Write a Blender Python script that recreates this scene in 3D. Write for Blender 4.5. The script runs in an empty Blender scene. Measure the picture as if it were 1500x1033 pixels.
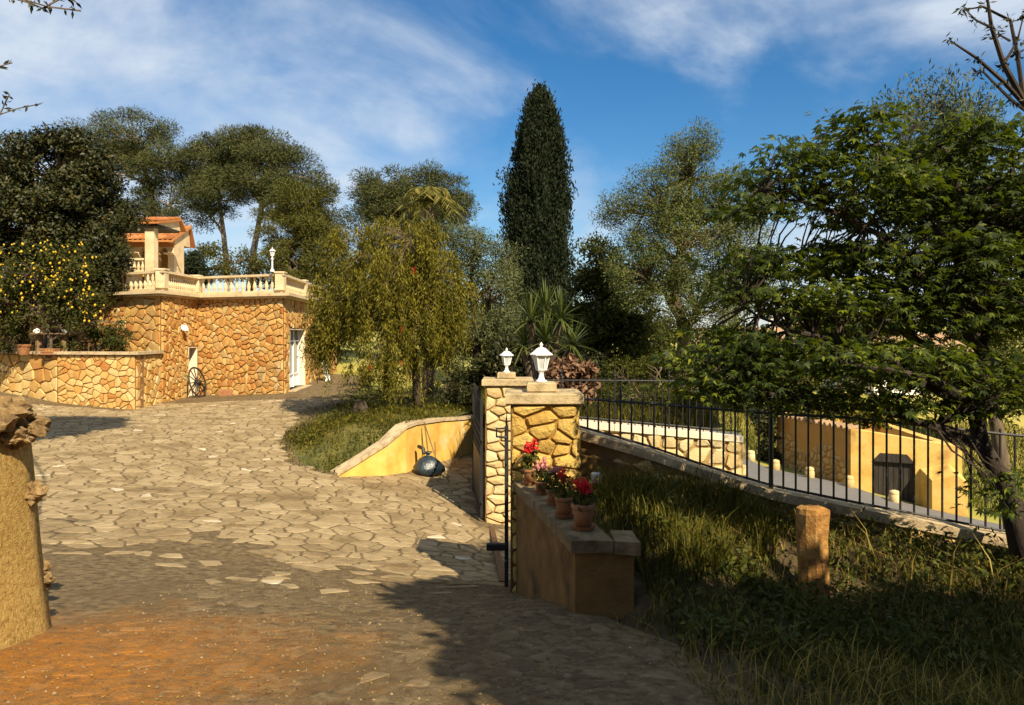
import bpy, math, random
import numpy as np
from mathutils import Vector, Matrix
random.seed(7); RNG = np.random.default_rng(11)
S = bpy.context.scene; COL = S.collection

# ------------------------------------------------------------------ camera
F = 1100.0; CX = 750.0; HY = 490.0            # focal length, principal column and horizon row (photo pixels); eye is z = 0
cam = bpy.data.cameras.new('camera'); camo = bpy.data.objects.new('camera', cam); COL.objects.link(camo)
camo.location = (0, 0, 0); camo.rotation_euler = (math.pi/2, 0, 0)
cam.sensor_width = 36; cam.lens = 36*F/1500; cam.shift_y = -26.5/1500; cam.clip_start = .05; cam.clip_end = 3000
S.camera = camo
# ------------------------------------------------------------------ sun, sky, exposure
SUNV = Vector((.54, -1.0, 1.0)).normalized()
sl = bpy.data.lights.new('sun', 'SUN'); sl.energy = 5.0; sl.angle = math.radians(.5); sl.color = (1, .87, .64)
so = bpy.data.objects.new('sun', sl); COL.objects.link(so); so.rotation_euler = SUNV.to_track_quat('Z', 'Y').to_euler()
W = bpy.data.worlds.new('World'); S.world = W; W.use_nodes = True
def sky_nodes():
    nt = W.node_tree; N = nt.nodes; L = nt.links; N.clear()
    def n(t, **k):
        x = N.new(t)
        for a, b in k.items(): setattr(x, a, b)
        return x
    out = n('ShaderNodeOutputWorld'); bg = n('ShaderNodeBackground'); bg.inputs[1].default_value = .05
    sky = n('ShaderNodeTexSky', sky_type='NISHITA', sun_disc=False, sun_elevation=math.asin(SUNV.z), sun_rotation=math.atan2(SUNV.x, SUNV.y))
    sky.air_density = 1.0; sky.dust_density = .3; sky.ozone_density = 2.5
    hs = n('ShaderNodeHueSaturation'); hs.inputs['Saturation'].default_value = 1.4; hs.inputs['Value'].default_value = 1.27
    L.new(sky.outputs[0], hs.inputs['Color'])
    tc = n('ShaderNodeTexCoord'); 
    def cloud(rot, sc, loc, scale, lo, hi, dist):
        m = n('ShaderNodeMapping'); m.inputs['Rotation'].default_value = (0, 0, math.radians(rot)); m.inputs['Scale'].default_value = sc; m.inputs['Location'].default_value = loc
        m.inputs['Rotation'].default_value = (0, math.radians(rot), 0); L.new(tc.outputs['Generated'], m.inputs[0])
        t = n('ShaderNodeTexNoise'); t.inputs['Scale'].default_value = scale; t.inputs['Detail'].default_value = 9; t.inputs['Roughness'].default_value = .56; t.inputs['Distortion'].default_value = dist
        L.new(m.outputs[0], t.inputs['Vector'])
        r = n('ShaderNodeMapRange', interpolation_type='SMOOTHSTEP'); r.inputs[1].default_value = lo; r.inputs[2].default_value = hi
        L.new(t.outputs[0], r.inputs[0]); return r
    c1 = cloud(-24, (1.0, 1.0, 1.7), (3.99, 12.3, 2.14), 1.3, .36, .62, .5)
    c2 = cloud(-20, (.8, .8, 2.8), (7.1, 4.2, 1.0), 3.4, .25, .72, 1.2)
    mm = n('ShaderNodeMath', operation='MULTIPLY_ADD'); L.new(c1.outputs[0], mm.inputs[0]); L.new(c2.outputs[0], mm.inputs[1]); mm.inputs[2].default_value = .02
    m2 = n('ShaderNodeMath', operation='MULTIPLY_ADD', use_clamp=True); L.new(c1.outputs[0], m2.inputs[0]); m2.inputs[1].default_value = .55; L.new(mm.outputs[0], m2.inputs[2])
    m3 = n('ShaderNodeMath', operation='MULTIPLY'); L.new(m2.outputs[0], m3.inputs[0]); m3.inputs[1].default_value = .88
    mix = n('ShaderNodeMix', data_type='RGBA'); L.new(m3.outputs[0], mix.inputs[0]); L.new(hs.outputs[0], mix.inputs[6]); mix.inputs[7].default_value = (7.6, 8.5, 9.6, 1)
    L.new(mix.outputs[2], bg.inputs[0]); L.new(bg.outputs[0], out.inputs[0])
sky_nodes()
S.view_settings.view_transform = 'Standard'; S.view_settings.look = 'None'; S.view_settings.exposure = 0.92; S.view_settings.gamma = 1; S.view_settings.use_curve_mapping = False

# ------------------------------------------------------------------ helpers
def PX(px, d): return (px-CX)/F*d
def PZ(py, d): return -(py-HY)/F*d
def P(px, py, d): return (PX(px, d), d, PZ(py, d))

class MB:
    def __init__(s): s.v = []; s.f = []
    def add(s, v, f):
        o = len(s.v); s.v += [tuple(q) for q in v]; s.f += [tuple(i+o for i in q) for q in f]; return s
    def box(s, c, e, rz=0, taper=1, tilt=None, bev=0):
        x, y, z = e[0]/2, e[1]/2, e[2]/2; M = Matrix.Rotation(rz, 3, 'Z')
        if tilt is not None: M = M @ tilt
        if bev:
            b = min(bev, x*.9, y*.9, z*.9); v = []; rings = [(-z, b), (-z+b, 0), (z-b, 0), (z, b)]
            for zz, k in rings:
                t = taper if zz > 0 else 1
                for sx, sy in ((-1,-1),(1,-1),(1,1),(-1,1)):
                    v.append(Vector((sx*(x*t-k), sy*(y*t-k), zz)))
            f = [(3,2,1,0), (12,13,14,15)]
            for r in range(3):
                for i in range(4): f.append((r*4+i, r*4+(i+1)%4, r*4+4+(i+1)%4, r*4+4+i))
        else:
            v = [Vector((sx*x*(taper if sz > 0 else 1), sy*y*(taper if sz > 0 else 1), sz*z)) for sz in (-1,1) for sx, sy in ((-1,-1),(1,-1),(1,1),(-1,1))]
            f = [(3,2,1,0),(4,5,6,7),(0,1,5,4),(1,2,6,5),(2,3,7,6),(3,0,4,7)]
        C = Vector(c); return s.add([M @ q + C for q in v], f)
    def bx(s, x0, x1, y0, y1, z0, z1, bev=0): return s.box(((x0+x1)/2,(y0+y1)/2,(z0+z1)/2), (abs(x1-x0),abs(y1-y0),abs(z1-z0)), bev=bev)
    def tube(s, pts, rad, n=6, cap=True):
        pts = [Vector(p) for p in pts]
        if not hasattr(rad, '__len__'): rad = [rad]*len(pts)
        v = []; f = []; ref = None
        for i, p in enumerate(pts):
            t = (pts[min(i+1, len(pts)-1)]-pts[max(i-1, 0)])
            t = t.normalized() if t.length > 1e-9 else Vector((0,0,1))
            if ref is None: ref = t.orthogonal().normalized()
            a = (ref-t*ref.dot(t)); a = a.normalized() if a.length > 1e-6 else t.orthogonal().normalized(); ref = a; b = t.cross(a)
            for k in range(n):
                g = 2*math.pi*k/n; v.append(p+(a*math.cos(g)+b*math.sin(g))*rad[i])
        for i in range(len(pts)-1):
            for k in range(n): f.append((i*n+k, i*n+(k+1)%n, i*n+n+(k+1)%n, i*n+n+k))
        if cap: f.append(tuple(range(n-1,-1,-1))); f.append(tuple(range((len(pts)-1)*n, len(pts)*n)))
        return s.add(v, f)
    def lathe(s, c, prof, n=12, ang=0, jit=0):
        v = []; f = []
        for r, z in prof:
            for k in range(n):
                g = 2*math.pi*k/n+ang; q = 1+jit*(random.random()-.5); v.append((c[0]+r*q*math.cos(g), c[1]+r*q*math.sin(g), c[2]+z))
        m = len(prof)
        for i in range(m-1):
            for k in range(n): f.append((i*n+k, i*n+(k+1)%n, i*n+n+(k+1)%n, i*n+n+k))
        f.append(tuple(range(n-1,-1,-1))); f.append(tuple(range((m-1)*n, m*n)))
        return s.add(v, f)
    def prism(s, poly, z0, z1):
        n = len(poly); v = [(x, y, z0) for x, y in poly]+[(x, y, z1) for x, y in poly]
        a = sum(poly[i][0]*poly[(i+1)%n][1]-poly[(i+1)%n][0]*poly[i][1] for i in range(n))
        f = [tuple(range(n-1,-1,-1)), tuple(range(n, 2*n))]+[(i, (i+1)%n, n+(i+1)%n, n+i) for i in range(n)]
        if a < 0: f = [q[::-1] for q in f]
        return s.add(v, f)

def link(name, me, mat, parent=None, smooth=False):
    o = bpy.data.objects.new(name, me); COL.objects.link(o)
    if mat is not None and not me.materials: me.materials.append(mat)
    if smooth: me.polygons.foreach_set('use_smooth', [True]*len(me.polygons))
    if parent is not None: attach(o, parent)
    return o
def attach(o, parent):
    o.parent = parent
    o.matrix_parent_inverse = Matrix.Translation(-Vector(parent.location)) if parent.type == 'EMPTY' else Matrix.Identity(4)
def build(name, mb, mat, parent=None, smooth=False):
    me = bpy.data.meshes.new(name); me.from_pydata(mb.v, [], mb.f); me.update()
    return link(name, me, mat, parent, smooth)
def npmesh(name, V, Fq, k):
    """V (n,3), Fq flat loops of k-gons"""
    me = bpy.data.meshes.new(name); nf = len(Fq)//k
    me.vertices.add(len(V)); me.vertices.foreach_set('co', np.asarray(V, np.float32).ravel())
    me.loops.add(len(Fq)); me.loops.foreach_set('vertex_index', np.asarray(Fq, np.int32))
    me.polygons.add(nf); me.polygons.foreach_set('loop_start', np.arange(0, nf*k, k, dtype=np.int32))
    me.update(calc_edges=True); return me
def tag(o, label, cat, group=None):
    o['label'] = label; o['category'] = cat
    if group: o['group'] = group
    return o
def thing(name, label, cat, loc, group=None):
    e = bpy.data.objects.new(name, None); COL.objects.link(e); e.location = loc; e.empty_display_size = .2
    return tag(e, label, cat, group)
def inst(name, me, loc, parent, mat=None, rot=(0,0,0), sc=(1,1,1)):
    o = link(name, me, mat); o.location = loc; o.rotation_euler = rot; o.scale = sc
    attach(o, parent); return o

# ------------------------------------------------------------------ materials
def mat(name, ramp, scale=6, rough=.85, bump=.3, bscale=None, rnd=.0, detail=6, trans=0, spec=.3, metal=0, nmix=1.0, tcol=None, stretch=None, blotch=None):
    """ramp: colours; noise moves along it, random per object / island shifts it by rnd"""
    m = bpy.data.materials.new(name); m.use_nodes = True; nt = m.node_tree; N = nt.nodes; L = nt.links
    b = N['Principled BSDF']; b.inputs['Roughness'].default_value = rough; b.inputs['Specular IOR Level'].default_value = spec; b.inputs['Metallic'].default_value = metal
    geo = N.new('ShaderNodeNewGeometry'); oi = N.new('ShaderNodeObjectInfo')
    vec = geo.outputs['Position']
    if stretch:
        mp = N.new('ShaderNodeMapping'); mp.inputs['Scale'].default_value = stretch; L.new(vec, mp.inputs[0]); vec = mp.outputs[0]
    t = N.new('ShaderNodeTexNoise'); t.inputs['Scale'].default_value = scale; t.inputs['Detail'].default_value = detail; t.inputs['Roughness'].default_value = .62
    L.new(vec, t.inputs['Vector'])
    mr = N.new('ShaderNodeMapRange'); mr.inputs[1].default_value = .28; mr.inputs[2].default_value = .72; mr.inputs[3].default_value = .5-.5*nmix; mr.inputs[4].default_value = .5+.5*nmix
    L.new(t.outputs[0], mr.inputs[0]); fac = mr.outputs[0]
    if rnd:
        a = N.new('ShaderNodeMath'); a.operation = 'ADD'; L.new(oi.outputs['Random'], a.inputs[0]); L.new(geo.outputs['Random Per Island'], a.inputs[1])
        fr = N.new('ShaderNodeMath'); fr.operation = 'FRACT'; L.new(a.outputs[0], fr.inputs[0])
        mx = N.new('ShaderNodeMix'); mx.inputs[0].default_value = rnd; L.new(fac, mx.inputs[2]); L.new(fr.outputs[0], mx.inputs[3]); fac = mx.outputs[0]
    cr = N.new('ShaderNodeValToRGB'); e = cr.color_ramp.elements
    while len(e) < len(ramp): e.new(.5)
    for i, c in enumerate(ramp): e[i].position = i/(len(ramp)-1) if len(ramp) > 1 else 0; e[i].color = (*c, 1)
    L.new(fac, cr.inputs[0]); colr = cr.outputs[0]
    if blotch:                                     # (colour, scale, low, high): stains of another colour
        bt = N.new('ShaderNodeTexNoise'); bt.inputs['Scale'].default_value = blotch[1]; bt.inputs['Detail'].default_value = 7; bt.inputs['Roughness'].default_value = .6; L.new(geo.outputs['Position'], bt.inputs['Vector'])
        br = N.new('ShaderNodeMapRange'); br.inputs[1].default_value = blotch[2]; br.inputs[2].default_value = blotch[3]; L.new(bt.outputs[0], br.inputs[0])
        bm = N.new('ShaderNodeMix'); bm.data_type = 'RGBA'; L.new(br.outputs[0], bm.inputs[0]); L.new(colr, bm.inputs[6]); bm.inputs[7].default_value = (*blotch[0], 1); colr = bm.outputs[2]
    L.new(colr, b.inputs['Base Color'])
    if bump:
        t2 = N.new('ShaderNodeTexNoise'); t2.inputs['Scale'].default_value = bscale or scale*4; t2.inputs['Detail'].default_value = 8; t2.inputs['Roughness'].default_value = .65; L.new(vec, t2.inputs['Vector'])
        bp = N.new('ShaderNodeBump'); bp.inputs['Strength'].default_value = bump; bp.inputs['Distance'].default_value = .03; L.new(t2.outputs[0], bp.inputs['Height']); L.new(bp.outputs[0], b.inputs['Normal'])
    if trans:
        tr = N.new('ShaderNodeBsdfTranslucent'); ms = N.new('ShaderNodeMixShader'); ms.inputs[0].default_value = trans
        if tcol:
            tr.inputs[0].default_value = (*tcol, 1)
        else: L.new(colr, tr.inputs[0])
        L.new(b.outputs[0], ms.inputs[1]); L.new(tr.outputs[0], ms.inputs[2]); L.new(ms.outputs[0], N['Material Output'].inputs[0])
    m.diffuse_color = (*ramp[0], 1)
    return m
def leafmat(name, ramp, trans=.25, tcol=None, rough=.55, spec=.10): return mat(name, ramp, scale=.9, rough=rough, bump=0, rnd=.65, trans=trans, tcol=tcol, spec=spec, detail=3)

M = {}
M['house_stone'] = mat('house_stone', [(.30,.075,.016),(.42,.19,.045),(.52,.32,.10),(.44,.21,.05),(.48,.32,.12),(.58,.46,.25)], 3, .9, .5, 22, rnd=.72, blotch=((.26,.15,.06), .9, .58, .80))
M['house_mortar'] = mat('house_mortar', [(.14,.065,.02),(.27,.14,.045)], 4, .95, .4, 30)
M['garden_stone'] = mat('garden_stone', [(.36,.12,.025),(.46,.26,.07),(.54,.36,.13),(.58,.43,.19)], 3, .9, .5, 22, rnd=.7)
M['pillar_stone'] = mat('pillar_stone', [(.38,.21,.04),(.54,.35,.085),(.60,.42,.13)], 5, .9, 1.0, 26, rnd=.5)
M['pillar_mortar'] = mat('pillar_mortar', [(.24,.13,.03),(.40,.23,.06)], 8, .95, .6, 40)
M['pale_stone'] = mat('pale_stone', [(.42,.28,.11),(.56,.42,.20),(.60,.49,.29)], 5, .9, .6, 26, rnd=.55)
M['pale_mortar'] = mat('pale_mortar', [(.26,.16,.055),(.40,.27,.11)], 8, .95, .5, 40)
M['dry_stone'] = mat('dry_stone', [(.34,.20,.07),(.50,.32,.12),(.60,.42,.18)], 5, .95, .8, 22, rnd=.6)
M['dry_earth'] = mat('dry_earth', [(.15,.085,.03),(.30,.18,.07)], 7, .95, .7, 30)
M['cap_stone'] = mat('cap_stone', [(.16,.12,.06),(.40,.30,.16),(.50,.39,.22)], 7, .95, .5, 45)
M['coping'] = mat('coping', [(.22,.16,.09),(.44,.33,.19),(.52,.41,.25)], 6, .95, .5, 45)
M['coping_shaded'] = mat('coping_shaded', [(.06,.042,.018),(.16,.11,.05),(.26,.19,.10)], 8, .95, .6, 45)  # weathered planter coping, with its shade put into a darker colour
M['cream'] = mat('cream', [(.48,.35,.19),(.57,.44,.26),(.62,.50,.32)], 2.5, .85, .15, 30, blotch=((.34,.24,.12), 3.2, .55, .75))
M['plaster'] = mat('plaster', [(.60,.50,.34),(.72,.62,.46)], 3, .85, .1, 30)
M['yellow_render'] = mat('yellow_render', [(.50,.26,.045),(.64,.38,.08),(.68,.46,.14)], 2.6, .9, .25, 60, blotch=((.62,.50,.27), 1.9, .56, .72))
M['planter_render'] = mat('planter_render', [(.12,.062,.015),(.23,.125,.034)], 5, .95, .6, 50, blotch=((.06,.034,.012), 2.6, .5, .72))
M['rough_render'] = mat('rough_render', [(.26,.14,.035),(.48,.29,.075),(.60,.40,.13)], 30, .95, 1.0, 70, detail=4)
M['ruin_render'] = mat('ruin_render', [(.50,.28,.06),(.64,.40,.10),(.66,.46,.16)], 1.6, .9, .3, 16, blotch=((.30,.16,.045), 1.1, .54, .74))
M['ruin_side'] = mat('ruin_side', [(.42,.20,.05),(.52,.28,.07)], 2, .95, .4, 16)
M['drive'] = mat('drive', [(.035,.021,.009),(.115,.077,.033),(.19,.132,.062),(.29,.205,.105)], 13, .95, 1.0, 60, detail=14, blotch=((.12,.075,.028), .9, .52, .70))
M['paving'] = mat('paving', [(.14,.09,.038),(.23,.162,.078),(.29,.21,.108),(.35,.26,.138),(.43,.335,.20)], 9, .88, .8, 40, rnd=.5, detail=9, blotch=((.15,.098,.040), 1.3, .50, .70))
M['paving_worn'] = mat('paving_worn', [(.06,.037,.015),(.13,.086,.038),(.19,.132,.063),(.29,.21,.115)], 14, .92, 1.0, 60, detail=12, rnd=.6, blotch=((.12,.075,.028), 1.6, .50, .68))
M['paving_pale'] = mat('paving_pale', [(.34,.27,.17),(.54,.46,.33)], 7, .85, .3, 30, rnd=.4)
def stain(m, cx_, cy_, rad, colour):
    """ochre earth washed over the paving around a spot"""
    nt = m.node_tree; N = nt.nodes; L = nt.links; b = N['Principled BSDF']; src = b.inputs['Base Color'].links[0].from_socket
    g = N.new('ShaderNodeNewGeometry'); d = N.new('ShaderNodeVectorMath'); d.operation = 'DISTANCE'; mp = N.new('ShaderNodeMapping'); mp.inputs['Scale'].default_value = (1, 1, 0); L.new(g.outputs['Position'], mp.inputs[0]); L.new(mp.outputs[0], d.inputs[0]); d.inputs[1].default_value = (cx_, cy_, 0)
    t = N.new('ShaderNodeTexNoise'); t.inputs['Scale'].default_value = 2.6; t.inputs['Detail'].default_value = 10; t.inputs['Roughness'].default_value = .78; L.new(g.outputs['Position'], t.inputs['Vector'])
    a = N.new('ShaderNodeMath'); a.operation = 'MULTIPLY_ADD'; L.new(t.outputs[0], a.inputs[0]); a.inputs[1].default_value = -rad*2.6; L.new(d.outputs['Value'], a.inputs[2])
    r = N.new('ShaderNodeMapRange'); r.inputs[1].default_value = rad*.1; r.inputs[2].default_value = -rad*1.0; r.inputs[4].default_value = .9; L.new(a.outputs[0], r.inputs[0])
    x = N.new('ShaderNodeMix'); x.data_type = 'RGBA'; L.new(r.outputs[0], x.inputs[0]); L.new(src, x.inputs[6]); x.inputs[7].default_value = (*colour, 1); r.inputs[4].default_value = .8; L.new(x.outputs[2], b.inputs['Base Color'])
    t3 = N.new('ShaderNodeTexNoise'); t3.inputs['Scale'].default_value = 14; t3.inputs['Detail'].default_value = 12; t3.inputs['Roughness'].default_value = .75; L.new(g.outputs['Position'], t3.inputs['Vector'])
    r3 = N.new('ShaderNodeMapRange'); r3.inputs[1].default_value = .38; r3.inputs[2].default_value = .60; r3.inputs[3].default_value = .3; L.new(t3.outputs[0], r3.inputs[0])
    mu = N.new('ShaderNodeMath'); mu.operation = 'MULTIPLY'; L.new(r.outputs[0], mu.inputs[0]); L.new(r3.outputs[0], mu.inputs[1]); L.new(mu.outputs[0], x.inputs[0])
for k_ in ('drive', 'paving_worn', 'paving', 'paving_pale'): stain(M[k_], -2.4, 3.9, 1.3, (.46,.165,.006))
M['gravel'] = mat('gravel', [(.04,.026,.012),(.12,.08,.035),(.20,.14,.065),(.30,.22,.12)], 20, .9, 0, rnd=.9)
M['soil'] = mat('soil', [(.022,.015,.007),(.06,.04,.017),(.10,.07,.028)], 6, .98, .8, 30)
M['turf'] = mat('turf', [(.05,.055,.012),(.11,.10,.02),(.20,.15,.035)], 1.3, .98, .6, 14)
M['ground'] = mat('ground', [(.07,.085,.015),(.19,.19,.03),(.36,.29,.06),(.12,.13,.025)], .05, .98, .3, 2)
M['asphalt'] = mat('asphalt', [(.11,.10,.095),(.16,.148,.135)], 3, .9, .3, 60)
M['iron'] = mat('iron', [(.008,.008,.009),(.02,.018,.016)], 14, .55, .1, 60, spec=.4)
M['sheet'] = mat('sheet', [(.010,.011,.010),(.022,.021,.018)], 6, .5, .1, 30, spec=.4)
M['rust'] = mat('rust', [(.06,.03,.015),(.14,.07,.03)], 20, .9, .3)
M['white_paint'] = mat('white_paint', [(.78,.78,.75),(.82,.82,.80)], 10, .35, .03, spec=.5)
M['lamp_glass'] = mat('lamp_glass', [(.42,.44,.42),(.56,.56,.52)], 10, .2, 0, spec=.5)
M['terracotta'] = mat('terracotta', [(.20,.085,.035),(.33,.15,.06)], 12, .85, .15)
M['tile'] = mat('tile', [(.22,.07,.022),(.36,.13,.035),(.44,.20,.07)], 4, .9, .3, 20, rnd=.6)
M['old_tile'] = mat('old_tile', [(.24,.15,.08),(.34,.22,.12)], 1, .9, .3, 6)
M['wood'] = mat('wood', [(.07,.04,.02),(.17,.105,.05),(.25,.16,.08)], 6, .9, .5, 30, stretch=(1,1,.25))
M['post_stone'] = mat('post_stone', [(.14,.06,.018),(.33,.16,.04),(.45,.26,.08)], 8, .95, .9, 26)
M['dark_wood'] = mat('dark_wood', [(.018,.014,.012),(.05,.04,.03)], 5, .8, .3, 20, stretch=(2,2,.3))
M['dark'] = mat('dark', [(.01,.01,.01),(.02,.018,.016)], 3, .6, 0)
M['glass'] = mat('glass', [(.03,.035,.04),(.05,.055,.06)], 3, .1, 0, spec=.6)
M['bag'] = mat('bag', [(.010,.018,.022),(.022,.034,.04)], 6, .28, .5, 14, spec=.6)
M['bark'] = mat('bark', [(.045,.03,.018),(.11,.08,.05),(.16,.12,.08)], 7, .95, .7, 20, stretch=(1,1,.3))
M['dark_bark'] = mat('dark_bark', [(.016,.011,.008),(.04,.028,.02),(.07,.05,.035)], 7, .95, .7, 20, stretch=(1,1,.3))
M['rock'] = mat('rock', [(.09,.05,.02),(.24,.15,.06),(.42,.29,.13)], 14, .95, 1.0, 40)
M['pine_bark'] = mat('pine_bark', [(.10,.075,.055),(.20,.16,.125),(.26,.21,.17)], 5, .95, .6, 14, stretch=(1,1,.3))
M['lemon'] = mat('lemon', [(.46,.28,.012),(.66,.45,.025)], 10, .5, .1, rnd=.4)
M['geranium'] = mat('geranium', [(.50,.008,.012),(.70,.02,.03)], 10, .6, 0, rnd=.5, trans=.25)
M['pink'] = mat('pink', [(.45,.12,.10),(.62,.30,.26)], 10, .6, 0, rnd=.5, trans=.25)
M['white_wall'] = mat('white_wall', [(.66,.62,.55),(.76,.73,.66)], 1.2, .9, .1, 10)
M['l_carob'] = leafmat('l_carob', [(.010,.015,.004),(.028,.032,.007),(.075,.058,.011)], .1, rough=.5, spec=.25)
M['l_lemon'] = leafmat('l_lemon', [(.02,.026,.006),(.05,.055,.012),(.10,.085,.016)], .25)
M['l_pine'] = leafmat('l_pine', [(.025,.034,.013),(.06,.068,.022),(.12,.115,.034)], .15, rough=.7)
M['l_pine2'] = leafmat('l_pine2', [(.03,.036,.008),(.075,.075,.015),(.14,.125,.022)], .18, rough=.7)
M['l_bottle'] = leafmat('l_bottle', [(.030,.032,.005),(.115,.10,.011),(.24,.20,.022)], .22)
M['l_olive'] = leafmat('l_olive', [(.032,.042,.014),(.085,.098,.036),(.16,.165,.07)], .15, rough=.6)
M['l_tam'] = leafmat('l_tam', [(.04,.05,.014),(.095,.11,.028),(.18,.185,.055)], .2)
M['l_green'] = leafmat('l_green', [(.02,.028,.005),(.055,.063,.010),(.11,.105,.016)], .25)
M['l_cyp'] = leafmat('l_cyp', [(.005,.009,.004),(.014,.020,.008),(.03,.036,.014)], .05, rough=.7)
M['l_yucca'] = leafmat('l_yucca', [(.025,.04,.008),(.075,.095,.016),(.13,.14,.03)], .15, rough=.4, spec=.4)
M['l_palm'] = leafmat('l_palm', [(.07,.075,.015),(.16,.145,.03),(.26,.2,.06)], .3)
M['l_maple'] = leafmat('l_maple', [(.006,.012,.002),(.012,.022,.003),(.045,.062,.005),(.22,.23,.010)], .24, tcol=(.16,.21,.008), rough=.6, spec=.2)
M['l_brown'] = leafmat('l_brown', [(.10,.05,.025),(.20,.11,.06),(.28,.17,.10)], .15)
M['l_shade'] = leafmat('l_shade', [(.02,.03,.006),(.05,.06,.01)], .2)
M['l_grass'] = leafmat('l_grass', [(.016,.020,.003),(.058,.057,.006),(.20,.155,.018)], .22, rough=.6)
M['l_dry'] = leafmat('l_dry', [(.14,.11,.018),(.30,.215,.045),(.46,.35,.11)], .3, rough=.7)
M['litter'] = leafmat('litter', [(.04,.024,.010),(.13,.08,.025),(.20,.13,.035),(.46,.31,.06)], .1)

# ------------------------------------------------------------------ terrain heights
def tps(pts):
    A = np.array(pts, float); n = len(A); xy = A[:, :2]
    def U(r): return np.where(r > 1e-9, r*r*np.log(np.maximum(r, 1e-9)), 0)
    K = U(np.linalg.norm(xy[:, None]-xy[None], axis=2))+np.eye(n)*.15
    Pm = np.hstack([np.ones((n, 1)), xy]); T = np.zeros((n+3, n+3)); T[:n, :n] = K; T[:n, n:] = Pm; T[n:, :n] = Pm.T
    w = np.linalg.solve(T, np.concatenate([A[:, 2], [0, 0, 0]]))
    def f(X, Y):
        q = np.stack([np.asarray(X, float).ravel(), np.asarray(Y, float).ravel()], 1)
        r = U(np.linalg.norm(q[:, None]-xy[None], axis=2)); z = r @ w[:n]+w[n]+q @ w[n+1:]
        return z.reshape(np.shape(X))
    return f
_near = tps([(-3,-4,-1.45),(3,-4,-1.5),(-9,-2,-1.5),(9,-3,-1.9),(-3,2,-1.5),(0,2,-1.53),(2.5,2,-1.6),(-2.8,4.5,-1.84),(0,4.5,-1.92),(1,4,-1.84),(2.5,4.5,-2.1),(5,4,-2.6),(-6,4.5,-1.8),
 (.45,5.3,-1.99),(0,7.5,-2.58),(-1,7.5,-2.5),(-3,8,-2.42),(-7,8,-2.2),(-12,8,-2.0),(-.4,12.1,-3.05),(-3,11,-2.65),(-7,12,-2.45),(-12,13,-2.2),(-18,14,-1.9),(-1.3,16.5,-2.9),(-3.2,14.2,-2.72),(-5.1,16.5,-2.52),
 (-6.3,22,-2.25),(-11.5,23,-2.3),(-11.5,27.5,-2.22),(-8,26,-2.07),(-8.6,32,-1.95),(-9,38,-1.8),(-14.1,23.3,-2.12),(-16.7,24.5,-1.86),(-22,26,-1.5),(-11,19,-2.3),
 (2,10.2,-3.4),(4,10.5,-3.75),(7,13,-4.15),(7.5,20,-4.5),(8,28,-5.0),(10.5,30,-5.45),(12.1,27.2,-5.5),(13,25.8,-5.75),(15.5,26,-6.2),(19,24,-6.7),(14,18,-5.5),(12,10,-4.6),(9,6,-3.6),(25,30,-6.6),(22,12,-6.2),
 (10,40,-5.0),(20,42,-5.6),(0,26,-2.6),(4,20,-3.6),(0,40,-2.4),(-14,40,-.9),(-26,36,-.6),(30,45,-6)])
def sst(a, b, x): t = np.clip((x-a)/(b-a), 0, 1); return t*t*(3-2*t)
def zg(X, Y):
    X = np.asarray(X, float); Y = np.asarray(Y, float)
    zn = _near(X, Y); R = np.hypot(X, Y-15)
    far = -3.6-.03*np.clip(X, -60, 60)+sst(80, 420, R)*9.5+np.sin(X*.013+Y*.007)*2.0*sst(60, 200, R)
    return zn*(1-sst(30, 62, R))+far*sst(30, 62, R)
def zg1(x, y): return float(zg(np.array([x]), np.array([y]))[0])
def grid_mesh(name, xs, ys, zf, mt, keep=None, parent=None, smooth=True, full=False):
    X, Y = np.meshgrid(xs, ys); Z = zf(X, Y); n, m = X.shape
    V = np.stack([X.ravel(), Y.ravel(), Z.ravel()], 1)
    i = np.arange((n-1)*(m-1)); r, c = i//(m-1), i % (m-1); a = r*m+c
    Q = np.stack([a, a+1, a+m+1, a+m], 1)
    if keep is not None:
        k = keep(X, Y).ravel(); Q = Q[k[Q].all(1) if full else k[Q].any(1)]
        used = np.unique(Q); re = -np.ones(len(V), int); re[used] = np.arange(len(used)); V = V[used]; Q = re[Q]
    return link(name, npmesh(name, V, Q.ravel(), 4), mt, parent, smooth)
def inpoly(poly):
    def f(X, Y):
        ins = np.zeros(np.shape(X), bool); n = len(poly)
        for i in range(n):
            x0, y0 = poly[i]; x1, y1 = poly[(i+1) % n]
            if y0 == y1: continue
            c = ((y0 > Y) != (y1 > Y)) & (X < (x1-x0)*(Y-y0)/(y1-y0)+x0); ins ^= c
        return ins
    return f
def segdist(X, Y, line):
    d = np.full(np.shape(X), 1e9)
    for (x0, y0), (x1, y1) in zip(line[:-1], line[1:]):
        L2 = (x1-x0)**2+(y1-y0)**2; t = np.clip(((X-x0)*(x1-x0)+(Y-y0)*(y1-y0))/L2, 0, 1)
        d = np.minimum(d, np.hypot(X-x0-t*(x1-x0), Y-y0-t*(y1-y0)))
    return d
def struct(o): o['kind'] = 'structure'; return o

cx = np.concatenate([np.linspace(-1500,-120,24), np.linspace(-110,-26,22), np.linspace(-25,30,140), np.linspace(32,110,22), np.linspace(120,1500,24)])
cy = np.concatenate([np.linspace(-300,-12,10), np.linspace(-10,46,140), np.linspace(48,160,34), np.linspace(175,1900,40)])
struct(grid_mesh('ground', cx, cy, lambda X, Y: zg(X, Y)-.06, M['ground']))
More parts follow.
